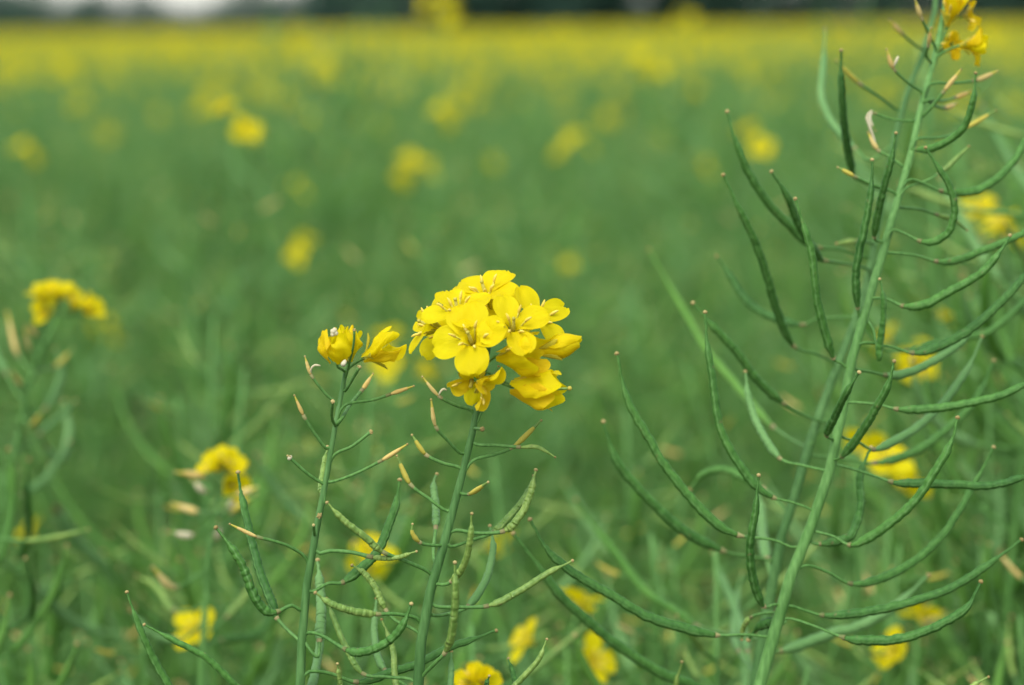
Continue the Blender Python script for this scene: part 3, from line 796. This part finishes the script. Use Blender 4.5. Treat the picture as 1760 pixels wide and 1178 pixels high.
A.pod([(515, 1101), (492, 1081), (474, 1060)], [(472, 1047), (452, 998), (435, 940), (423, 889), (413, 840), (409, 812)], 15, .018, POD, 6, .04)
A.pod([(544, 950), (569, 947), (607, 950), (641, 958)], [(680, 959), (716, 948)], 9, -.006, PODL, 7, .03, .25, name='young_pod')
A.pod([(535, 1018), (564, 1003), (590, 1001)], [(627, 972), (650, 946), (667, 906), (680, 869), (687, 825)], 16, .016, POD, 6.5, .05)
A.pod([(528, 1088), (552, 1092), (595, 1117)], [(621, 1121), (656, 1110), (681, 1090), (697, 1065), (707, 1038)], 15, -.012, POD, 6.5, .08, .25)
A.pod([(526, 1157), (564, 1157), (616, 1173)], [(673, 1156), (720, 1140), (768, 1115), (810, 1100), (853, 1084)], 14, .018, POD, 6.5, .05)
A.pod([(545, 1130), (549, 1100)], [(552, 1055), (550, 1010), (546, 963)], 17, .022, GLAU, 6, .03)
A.pod([(522, 1190)], [(536, 1178), (548, 1120), (556, 1062)], 15, .03, GLAU, 6, .03)
A.pod([(560, 1215), (585, 1200)], [(585, 1178), (580, 1141)], 9, -.01, PODL, 6, .04, name='young_pod')
A.knob([(551, 888), (549, 887)], 9, -.006); A.knob([(541, 922), (539, 903)], 6, -.006)
# the crumpled flower and the closing one beside it
A.closed(580, 624, -.006, (-.06, 1, .25), .0088, (.0014, .0036, .0044, .0043, .0030), 50, .26, (PETAL, WILT, PETAL, PETAL), (592, 655), sep=22, roll=.4, ragged=.2, seplen=.005)
A.closed(598, 622, .003, (.1, 1, .05), .0092, (.0008, .0015, .0024, .0030, .0022), 48, .28, (PETAL, WILT, PETAL, None), (593, 650), sep=12, roll=1.1, ragged=.2, seplen=.004)
A.closed(624, 617, -.002, (.88, .44, .15), .0108, (.0009, .0016, .0026, .0037, .0042), 46, .2, (PETAL, PETAL, WILT, PETAL), (593, 652), sep=60, roll=.6, ragged=.18)
for (x, y, r, dz) in ((592, 625, 9, -.012), (574, 571, 10, -.010)):
    mb = MB(); c = P(x, y, .69 + dz); g = random.Random(x)
    for i in range(5): blob(mb, np.array([g.uniform(-1, 1) for _ in range(3)]) * r * .5 * .69 / FPX * .7, r * .42 * .69 / FPX, PALE, (g.uniform(-1, 1), .2, 1), 1.2, 8, 4, g)
    o = obj('dried_petal', mb.mesh('dried_petal'), A.t); o.location = tuple(c - A.root)
A.knob([(594, 650), (603, 615), (608, 590), (609, 568)], 6, -.012, 4)

# ---- middle plant in focus, with the flower cluster
B = Hero([(846, 560), (836, 602), (827, 668), (813, 740), (800, 794), (783, 862), (766, 925), (749, 984), (734, 1039), (724, 1103), (719, 1178)],
         [.69, .69], 9, 20, 'rapeseed plant crowned by the full rounded cluster of open yellow flowers', 2, (.02, .06), sm=STEMD)
B.dry([(814, 709), (783, 697), (753, 680)], (726, 648), 7, -.006, TAN, 5.5, curl=[(757, 674), (762, 669), (768, 671)])
B.dry([(797, 781), (768, 756), (748, 731)], (741, 687), 8, -.010, TAN, 5.5)
B.dry([(794, 807), (760, 796), (731, 781)], (708, 748), 9, -.004, YG, 6)
B.dry([(774, 879), (734, 855), (704, 831)], (682, 784), 10, -.002, YG, 6)
B.dry([(764, 937), (738, 937), (721, 932)], [(709, 917), (709, 901)], 9, -.008, YG, 6)
B.knob([(815, 737), (829, 738)], 9, -.012)
B.dry([(815, 763), (857, 766), (897, 769)], [(924, 769), (954, 786)], 9, -.004, PODL, 6)
B.dry([(810, 794), (852, 781), (884, 767)], (930, 723), 10, .006, YG, 6)
B.dry([(791, 847), (808, 849)], (839, 829), 10, -.016, YG, 6)
B.pod([(781, 912), (823, 917), (869, 912)], [(895, 885), (911, 850), (921, 808)], 13, .002, PODL, 6.5, .05, name='young_pod')
B.pod([(774, 940), (810, 929), (848, 915)], [(882, 881), (905, 850), (918, 818)], 12, .016, PODL, 6, .05, name='young_pod')
B.pod([(747, 1005), (764, 1005), (776, 999)], [(797, 972), (808, 929), (811, 883)], 12, -.016, PODL, 6.5, .05, name='young_pod')
B.pod([(723, 1168), (747, 1141), (766, 1120)], [(778, 1081), (783, 1018), (782, 967)], 14, -.020, PODL, 6.5, .05)
B.pod([(745, 1041), (789, 1044), (842, 1041)], [(890, 1018), (941, 986), (984, 964)], 12, .002, PODL, 6.5, .06)
B.pod([(740, 1056), (776, 1054), (806, 1041)], [(835, 997), (848, 942), (842, 904)], 13, .030, GLAU, 6, .03)
B.pod([(749, 967), (745, 946), (749, 906)], [(749, 870), (745, 832), (751, 815)], 13, .030, GLAU, 6, .03)
B.pod([(742, 988), (700, 966), (656, 948)], [(627, 923), (592, 896), (562, 864)], 12, -.012, PODL, 6.5, .05)
B.pod([(721, 1067), (683, 1056), (647, 1056)], [(607, 1051), (569, 1038), (542, 1019)], 13, -.012, PODL, 6.5, .06)
B.pod([(711, 1170), (665, 1164), (622, 1157)], [(592, 1107), (575, 1067), (561, 1029)], 11, .010, PODL, 6, .05)
B.pod([(717, 1086), (680, 1067), (661, 1045)], [(644, 1009), (625, 985), (605, 972)], 11, .004, PODL, 6, .05)
B.pod([(716, 1230), (690, 1200)], [(679, 1166), (675, 1115), (656, 1065)], 11, .015, PODL, 6, .04)
B.pod([(714, 1190), (660, 1150)], [(644, 1098), (647, 1029)], 12, .035, GLAU, 6, .03)
B.pod([(720, 1260), (760, 1225)], [(774, 1178), (776, 1120)], 11, .02, GLAU, 6, .03)
B.pod([(827, 709), (832, 690), (838, 674)], [(847, 652), (857, 630)], 8, .010, GLAU, 5, .02, .3, name='young_pod')
# open flowers: centre, depth, facing, roll
FS = dict(from_px=(838, 605))
B.flower(811, 588, -.016, (-.20, .45, .85), .12, 1.0, (80, 88, 84, 70), (10, 10, 15, 0), **FS, W=.0108, wid=(1.15, 1, .95, .9))
B.flower(787, 540, -.008, (-.12, .82, .52), .35, .92, (84, 90, 86, 78), (15, 10, 20, 0), **FS)
B.flower(836, 510, .002, (-.22, .84, .46), .9, .93, (74, 70, 78, 84), (30, 20, 30, 5), **FS, W=.0115)
B.flower(882, 566, -.016, (.06, .55, .80), .40, .92, (82, 86, 84, 80), (10, 20, 10, 5), **FS, wid=(.85, .9, .95, .9))
B.flower(920, 553, -.004, (.50, .55, .62), .75, .95, (80, 74, 86, 66), (5, 25, 10, 25), **FS, wid=(.95, .7, .9, .8))
B.flower(744, 562, .002, (-.85, .35, .30), .55, .85, (70, 76, 60, 80), (25, 10, 20, 30), **FS, wid=(.8, .8, .8, .7))
B.flower(848, 532, .002, (.05, .8, .55), .15, .84, (82, 80, 86, 78), (10, 18, 10, 15), **FS, W=.0112, stam=3, style=False)
B.flower(872, 520, .010, (.35, .8, .3), .2, .82, (66, 78, 62, 80), (15, 10, 15, 10), **FS, stam=3)
B.flower(768, 576, .012, (-.5, .3, .7), .9, .85, (80, 74, 82, 76), (10, 12, 5, 10), **FS, stam=3)
B.flower(834, 556, .012, (-.05, .55, .8), .7, .80, (84, 84, 80, 86), (5, 5, 5, 10), **FS, W=.0115, stam=0, style=False)
# the half-open flower, the long bud, the nodding flower and the fading one under the cluster
B.closed(856, 614, -.012, (.90, .08, .40), .0128, (.0012, .0026, .0040, .0054, .0060), 58, .10, (PETAL, PETAL, PETAL, WILT), (838, 612), sep=26, roll=.5, ragged=.14, stam=2)
B.closed(918, 606, -.010, (.96, .22, .12), .0140, (.0009, .0010, .0014, .0027, .0034, .0032, .0022, .0008), 78, .02, (PETAL,) * 4, (838, 606), sep=22, roll=.3, ragged=.02, seplen=.0085)
B.closed(880, 664, -.010, (.93, -.12, .28), .0136, (.0018, .0034, .0045, .0052, .0055), 62, .10, (PETAL, PETAL, WILT, PETAL), (832, 681), sep=26, roll=.9, ragged=.16, seplen=.008, stam=1, pistil=.017)
B.flower(812, 648, -.008, (-.05, -.45, .8), .2, .68, (62, 70, 55, 80), (30, 45, 20, 60), from_px=(829, 660), L=.0125, W=.0085, sep=70, lift=0, cup=.3, wrk=.28, stam=2, ms=[PETAL, WILT, PETAL, WILT])
B.flower(822, 655, -.016, (.7, -.3, .6), 1.0, .72, (60, 85, None, 50), (40, 30, 0, 30), from_px=(828, 668), L=.0125, W=.0068, sep=70, lift=0, cup=.5, wrk=.25, stam=2, ms=[WILT, WILT, WILT, PETAL], style=False)
B.knob([(834, 640), (858, 650), (878, 664)], 4, -.008, 4.6)

# ---- right-hand plants, heavy with pods
C1 = Hero([(1633, -60), (1623, 20), (1612, 80), (1599, 128), (1583, 185), (1567, 261), (1541, 351), (1516, 440), (1494, 512), (1471, 594), (1456, 654), (1444, 729), (1430, 795), (1402, 885), (1371, 954), (1345, 1041), (1320, 1127), (1306, 1178)],
          [.775, .76, .742, .733, .73, .728], 9, 22, 'tall pale-stemmed rapeseed plant laden with long curved green pods, fading flowers on top', 3, (-.03, .05))
C2 = Hero([(1612, -60), (1609, 10), (1590, 80), (1575, 119), (1559, 159), (1546, 210), (1527, 284), (1508, 400), (1494, 475), (1467, 560), (1434, 646), (1411, 700), (1393, 758), (1370, 840), (1341, 933), (1328, 1002), (1311, 1097), (1298, 1178)],
          [.83, .815, .80, .79, .785], 8, 20, 'darker leaning rapeseed stem with pods close behind the tall pod-laden plant', 4, (-.05, .09), sm=STEMD)
def T(h, *a, **k): return h.pod(*a, **k)
T(C2, [(1494, 442), (1449, 430), (1404, 425)], [(1382, 413), (1355, 385), (1322, 351), (1288, 299), (1264, 239), (1250, 192)], 15, -.04)
T(C2, [(1434, 628), (1404, 609), (1363, 594)], [(1337, 538), (1318, 475), (1296, 411), (1270, 358), (1243, 301)], 15, -.05)
T(C2, [(1497, 467), (1456, 454), (1413, 447)], [(1404, 437), (1389, 414), (1370, 381), (1352, 336), (1326, 295)], 14, -.055)
T(C1, [(1460, 635), (1445, 624), (1432, 615)], [(1415, 560), (1404, 512), (1400, 475), (1393, 426), (1378, 377), (1367, 342)], 15, -.018)
T(C2, [(1516, 329), (1479, 310), (1467, 300)], [(1452, 224), (1447, 149), (1446, 87)], 14, -.045)
T(C1, [(1480, 548), (1474, 530)], [(1471, 475), (1475, 440), (1486, 392), (1497, 329), (1499, 275)], 14, -.015)
T(C1, [(1516, 416), (1503, 407)], [(1516, 336), (1531, 280), (1540, 229)], 13, -.02)
T(C1, [(1567, 258), (1575, 257)], [(1598, 256), (1628, 243), (1658, 217), (1673, 168), (1677, 126)], 13, -.02)
T(C1, [(1531, 398), (1553, 401), (1585, 416)], [(1609, 414), (1632, 396), (1641, 358), (1632, 321), (1613, 288), (1591, 254)], 13, -.015)
T(C1, [(1560, 310), (1591, 317), (1621, 329)], [(1673, 329), (1710, 310), (1740, 280), (1762, 243), (1775, 200)], 14, .012)
T(C2, [(1497, 276), (1470, 255)], [(1453, 239), (1426, 205), (1411, 164), (1415, 112), (1418, 50)], 12, .05, GLAU, 5, .02)
T(C2, [(1475, 549), (1441, 546), (1404, 549), (1378, 559)], [(1337, 549), (1299, 531), (1273, 504), (1255, 475), (1232, 441)], 13, .02)
T(C1, [(1399, 880), (1365, 865), (1328, 855)], [(1302, 838), (1281, 814), (1255, 773), (1236, 729), (1225, 654), (1215, 587), (1212, 537)], 15, -.006)
T(C2, [(1423, 730), (1389, 717), (1344, 691)], [(1299, 650), (1266, 605), (1221, 557), (1191, 521)], 15, -.03)
T(C2, [(1390, 770), (1330, 735)], [(1279, 680), (1255, 650), (1217, 605), (1180, 542), (1150, 490), (1115, 430)], 13, .15, PODF, 5, .02)
T(C1, [(1419, 809), (1378, 800), (1340, 788)], [(1307, 740), (1288, 691), (1281, 639)], 13, .03, GLAU, 5.5, .03)
T(C1, [(1494, 514), (1523, 514), (1555, 527)], [(1591, 523), (1628, 504), (1684, 471), (1718, 434), (1736, 405)], 15, -.012)
T(C1, [(1520, 434), (1572, 439), (1611, 450)], [(1643, 448), (1684, 433), (1721, 418), (1760, 400), (1790, 370)], 13, .008)
T(C1, [(1480, 590), (1531, 596), (1568, 607)], [(1609, 598), (1665, 568), (1721, 519), (1760, 475), (1785, 430)], 15, .006)
T(C2, [(1472, 560), (1520, 600), (1560, 603)], [(1609, 590), (1660, 580), (1703, 568), (1760, 519), (1800, 470)], 13, .008)
T(C1, [(1465, 633), (1500, 640), (1524, 645)], [(1553, 643), (1591, 628), (1647, 594), (1680, 560)], 14, .025, GLAU, 5, .03)
T(C1, [(1487, 545), (1502, 570), (1510, 618)], [(1512, 598), (1518, 549), (1518, 512), (1512, 480)], 11, -.012)
T(C1, [(1428, 793), (1447, 785)], [(1475, 751), (1501, 710), (1527, 661), (1537, 621)], 15, -.026)
T(C1, [(1433, 760), (1421, 748)], [(1438, 710), (1456, 673), (1477, 640)], 14, -.030)
T(C1, [(1450, 693), (1505, 695), (1546, 704)], [(1609, 702), (1665, 693), (1721, 680), (1760, 661), (1800, 640)], 15, -.004)
T(C1, [(1445, 748), (1475, 760), (1501, 773)], [(1538, 758), (1583, 729), (1628, 684), (1665, 631), (1688, 579)], 14, .04, GLAU, 5, .03)
T(C2, [(1388, 780), (1450, 788), (1505, 796)], [(1572, 777), (1621, 743), (1658, 710), (1684, 676), (1708, 620)], 14, .012)
T(C1, [(1397, 912), (1432, 922), (1460, 937)], [(1488, 928), (1527, 902), (1574, 859), (1609, 807), (1635, 760), (1646, 718)], 16, -.016, bump=.08)
T(C1, [(1436, 799), (1497, 816), (1535, 829)], [(1583, 831), (1639, 833), (1699, 835), (1760, 820), (1800, 800)], 15, -.006)
T(C1, [(1393, 930), (1410, 935)], [(1449, 928), (1466, 915), (1479, 872), (1479, 816), (1497, 769)], 14, .006)
T(C1, [(1345, 1038), (1330, 1039), (1313, 1043)], [(1296, 1002), (1289, 941), (1298, 881), (1304, 817)], 15, -.022, bump=.05)
T(C1, [(1371, 941), (1328, 928), (1268, 920)], [(1229, 898), (1186, 855), (1142, 799), (1119, 760), (1080, 690), (1060, 608)], 16, -.004)
T(C2, [(1338, 961), (1285, 956), (1240, 946)], [(1173, 911), (1116, 859), (1069, 807), (1047, 760), (1037, 725)], 17, -.02)
T(C2, [(1310, 1100), (1250, 1090), (1194, 1075)], [(1173, 1058), (1108, 1015), (1065, 959), (1013, 894), (990, 860)], 14, .14, PODF, 6, .02)
T(C1, [(1384, 972), (1423, 984), (1464, 1004)], [(1518, 993), (1579, 959), (1630, 907), (1674, 833), (1708, 769)], 14, .018)
T(C1, [(1350, 1043), (1385, 1050), (1419, 1058)], [(1490, 1052), (1561, 1036), (1630, 1013), (1691, 976), (1756, 928)], 15, .004)
T(C2, [(1312, 1122), (1345, 1118)], [(1380, 1108), (1432, 1088), (1475, 1077), (1540, 1041), (1596, 989)], 18, .012, GLAU, 6, .04)
T(C1, [(1345, 1066), (1362, 1064), (1406, 1079), (1453, 1097)], [(1497, 1101), (1553, 1097), (1613, 1075), (1661, 1045), (1686, 1000)], 17, -.016, bump=.10)
T(C1, [(1352, 1066), (1340, 1070)], [(1319, 1071), (1300, 1082), (1286, 1100)], 17, .012, beak=.5)
T(C1, [(1340, 1056), (1310, 1055), (1290, 1062)], [(1278, 1078), (1275, 1100)], 9, .014, PODL, 5)
T(C2, [(1360, 880), (1310, 838)], [(1276, 820), (1242, 807), (1207, 816), (1186, 842)], 14, .03)
T(C1, [(1325, 1095), (1281, 1091), (1231, 1092)], [(1173, 1079), (1108, 1058), (1050, 1022), (1000, 995), (958, 963), (933, 934), (911, 893)], 17, -.006, bump=.06)
T(C2, [(1290, 1215), (1240, 1200)], [(1190, 1178), (1129, 1153), (1056, 1105), (1000, 1058), (958, 1018), (924, 972), (882, 917)], 18, -.03, bump=.05)
T(C2, [(1330, 1015), (1318, 960)], [(1312, 930), (1308, 880), (1304, 840)], 18, .05, GLAU, 7, .03)
T(C2, [(1297, 1180), (1285, 1120)], [(1268, 1060), (1240, 990), (1225, 950)], 14, .11, GLAU, 7, .03)
T(C2, [(1299, 1170), (1270, 1120)], [(1262, 1080), (1268, 1020), (1276, 985)], 13, .10, GLAU, 7, .03)
T(C2, [(1296, 1250), (1230, 1230)], [(1165, 1190), (1172, 1138)], 10, -.04, PODL)
T(C1, [(1296, 1240), (1600, 1230)], [(1640, 1210), (1674, 1178), (1699, 1164)], 11, -.02, PODL)
D = C1.dry
D([(1585, 160), (1560, 142), (1535, 117)], (1524, 85), 9, -.01, TAN, 5, curl=[(1539, 108), (1544, 97)])
C2.dry([(1548, 190), (1512, 166), (1475, 142)], (1437, 105), 9, -.02, YG, 5.5)
C2.dry([(1594, 92), (1572, 76), (1548, 56)], (1529, 34), 9, -.02, TAN, 5)
D([(1609, 86), (1596, 58), (1583, 30)], (1573, 0), 9, -.015, TAN, 5)
D([(1581, 203), (1605, 180), (1624, 155)], (1652, 120), 9, -.008, TAN, 6)
D([(1596, 146), (1640, 143), (1678, 138)], (1714, 123), 10, .01, TAN, 5)
D([(1595, 172), (1620, 174), (1643, 168)], (1669, 157), 10, .02, TAN, 5)
D([(1590, 172), (1612, 184), (1625, 186)], (1645, 178), 10, .03, TAN, 5)
D([(1575, 240), (1620, 236), (1660, 220)], (1712, 190), 9, .02, YG, 5)
D([(1555, 325), (1590, 312), (1619, 295)], (1665, 252), 10, .01, PODL, 5)
D([(1558, 288), (1530, 270), (1509, 258)], (1492, 228), 10, .0, TAN, 5, curl=[(1494, 215), (1490, 200), (1499, 190)])
D([(1538, 332), (1500, 318), (1468, 303)], (1440, 288), 9, -.006, YG, 5)
D([(1572, 207), (1530, 204), (1501, 194)], [(1495, 205), (1505, 225)], 6, .0, PALE, 4.5)
D([(1540, 356), (1580, 360), (1613, 370)], [(1640, 378), (1662, 396)], 10, .02, PODL, 5)
C2.dry([(1505, 420), (1490, 416), (1471, 415)], (1438, 419), 11, -.02, PODL, 5)
D([(1604, 110), (1592, 96), (1596, 76)], (1600, 48), 8, -.015, TAN, 5)
C1.flower(1628, 46, -.004, (.25, 1, .3), .3, .8, (16, 22, 14, 26), (-25, -10, -20, 10), (1612, 80), L=.0135, W=.0085, sep=40, lift=0, cup=.5, wrk=.22, stam=3, ms=[PETAL, PETAL, WILT, PETAL])
C1.flower(1655, 30, .0, (.8, .1, .5), 1.0, .62, (60, 80, 70, None), (20, 40, 30, 0), (1620, 40), L=.0115, W=.006, sep=60, lift=0, cup=.5, wrk=.28, stam=2, ms=[WILT, WILT, WILT, PALE], style=False)
C1.flower(1650, 80, -.004, (.85, .0, .4), .5, .66, (30, 44, 20, 70), (10, 20, 10, 30), (1606, 98), L=.014, W=.0085, sep=45, lift=0, cup=.4, wrk=.22, stam=2, ms=[PETAL, WILT, PETAL, WILT])
C1.flower(1634, 76, .004, (.1, -.2, .9), .1, .5, (60, 40, 70, 50), (20, 20, 30, 20), (1608, 92), L=.012, W=.0065, sep=60, lift=0, cup=.4, wrk=.25, stam=2, ms=[WILT, WILT, WILT, WILT], style=False)

# ---- pods reaching into the picture from plants below it
E1 = Hero([(360, 1215), (350, 1260), (345, 1330)], [.70, .70], 8, 15, 'short rapeseed plant whose two crossing pods rise left of the slender plant', 6, (-.02, .02))
E1.pod([(345, 1320), (320, 1230)], [(290, 1178), (264, 1133), (238, 1073), (218, 1018)], 13, -.01, POD, 7, .06)
E1.pod([(352, 1250), (430, 1205)], [(403, 1178), (357, 1133), (297, 1100), (248, 1074)], 12, -.012, POD, 7, .05)
E2 = Hero([(868, 1200), (862, 1250), (858, 1330)], [.695, .70], 8, 15, 'short rapeseed plant with thin young pods below the yellow flower cluster', 7, (.02, .02))
E2.pod([(864, 1230), (872, 1195)], [(886, 1178), (924, 1136), (940, 1099)], 10, -.004, PODL, 6, .04)
E2.pod([(866, 1210), (888, 1190)], [(884, 1166), (874, 1132)], 10, .02, POD, 6, .04)
E2.pod([(862, 1240), (838, 1200)], [(836, 1178), (841, 1162)], 9, -.02, POD, 6, .04)

# ---- two plants a little behind the focus on the left, flower heads half blurred
F1 = Hero([(98, 548), (80, 580), (52, 650), (30, 760), (5, 850), (-20, 1000), (-30, 1178)], [.98, .98], 7, 15, 'half-blurred rapeseed plant with a drooping bright flower head behind the slender plant', 8, (-.03, .06))
for (x, y, nx, ny, nz, ro) in ((75, 508, -.3, .9, .3, .2), (100, 505, .0, .9, .4, .7), (128, 522, .4, .8, .4, .3), (150, 530, .8, .4, .5, .9), (85, 532, -.4, .3, .8, 1.1)):
    F1.flower(x, y + 4, g.uniform(-.012, .012), (nx, ny, nz), ro, .68, (45, 55, 40, 60), (20, 20, 10, 20), (96, 550), stam=3, wrk=.15, sw=4)
F1.dry([(74, 590), (62, 575)], (45, 560), 8, -.01, TAN, 5); F1.dry([(56, 640), (30, 610)], (12, 535), 9, .01, TAN, 5)
F1.dry([(60, 630), (50, 600)], (42, 565), 10, -.03, TAN, 5); F1.dry([(48, 670), (34, 660)], (22, 640), 10, -.02, TAN, 5)
F1.dry([(40, 720), (55, 730)], (75, 705), 9, -.02, YG, 5); F1.dry([(60, 640), (95, 630)], (125, 600), 9, .03, YG, 5)
F1.pod([(25, 780), (70, 745)], [(100, 720), (130, 690)], 13, .02, GLAU); F1.pod([(20, 800), (-10, 770)], [(-30, 720), (-45, 660)], 13, 0, POD)
F1.pod([(38, 720), (80, 700)], [(105, 640), (95, 600)], 11, .03, GLAU); F1.pod([(-20, 1000), (30, 960)], [(50, 900), (45, 840), (50, 790)], 13, -.06, POD)
F1.pod([(0, 870), (40, 850)], [(80, 820), (120, 760)], 13, .03, GLAU); F1.pod([(40, 690), (10, 640)], [(-10, 600), (-20, 560)], 11, .03, GLAU)
F1.pod([(35, 740), (100, 880)], [(130, 930), (190, 985), (225, 1040)], 22, .10, GLAU, 6, .02)
F1.pod([(-10, 960), (60, 1010)], [(110, 1060), (160, 1085), (215, 1090)], 20, .08, GLAU, 6, .02)
F1.pod([(-28, 1100), (10, 1085)], [(50, 1060), (55, 1010), (44, 960)], 12, -.12, POD, 6, .02)
F1.pod([(45, 690), (80, 770)], [(105, 790), (118, 740), (110, 690)], 14, .05, GLAU, 6, .02)
F2 = Hero([(392, 810), (380, 850), (362, 920), (355, 1000), (350, 1090), (346, 1178)], [.90, .90], 6, 13, 'half-blurred rapeseed plant with a bright yellow bloom and pale dried buds', 9, (-.02, .06))
for (x, y, nx, ny, nz, ro) in ((382, 790, -.1, .9, .4, .2), (395, 800, .5, .6, .6, .7), (372, 800, -.7, .5, .4, .3), (398, 830, .4, -.2, .9, .4)):
    F2.flower(x, y + 4, g.uniform(-.008, .008), (nx, ny, nz), ro, .62, (50, 40, 45, 60), (20, 10, 10, 20), (392, 812), stam=3, wrk=.2, sw=4, W=.010)
for st_, tp in (([(384, 840), (350, 820)], (302, 812)), ([(380, 850), (352, 845)], (330, 825)), ([(376, 860), (410, 850)], (442, 838)), ([(372, 880), (340, 880)], (296, 866)),
                ([(366, 900), (330, 920)], (290, 915)), ([(362, 920), (400, 880)], (440, 850)), ([(370, 890), (392, 875)], (410, 845)), ([(356, 980), (300, 1010)], (262, 975)),
                ([(357, 960), (372, 925)], (375, 895)), ([(385, 835), (402, 815)], (425, 800))):
    F2.dry(st_, tp, 13, g.uniform(-.03, .03), g.choice((TAN, PALE, YG)), 5)
F2.pod([(352, 1040), (300, 1050)], [(270, 1010), (235, 990)], 12, .03, PODL); F2.pod([(350, 1090), (390, 1060)], [(430, 1010), (425, 970)], 12, .02, PODL)
F2.pod([(350, 1070), (310, 1100)], [(260, 1090), (225, 1050)], 13, -.02, GLAU); F2.pod([(349, 1110), (380, 1100)], [(440, 1090), (480, 1040)], 13, .04, POD)
F3 = Hero([(818, 1172), (812, 1230), (806, 1300)], [.80, .80], 7, 12, 'small bright rapeseed bloom low between the slender plants and the pod-laden plant', 11, (.02, .05))
for (x, y, nx, ny, nz, ro) in ((818, 1166, 0, .9, .3, .2), (810, 1172, -.5, .6, .5, .9), (828, 1172, .5, .5, .6, .5)):
    F3.flower(x, y + 6, 0, (nx, ny, nz), ro, .6, (40, 50, 45, 55), (10, 10, 10, 10), (815, 1185), stam=2, wrk=.15)
F3.dry([(812, 1225), (790, 1215)], (770, 1195), 9, 0, TAN, 5)
print('objects', len(bpy.data.objects), 'tris', sum(len(m.polygons) * 2 for m in bpy.data.meshes))
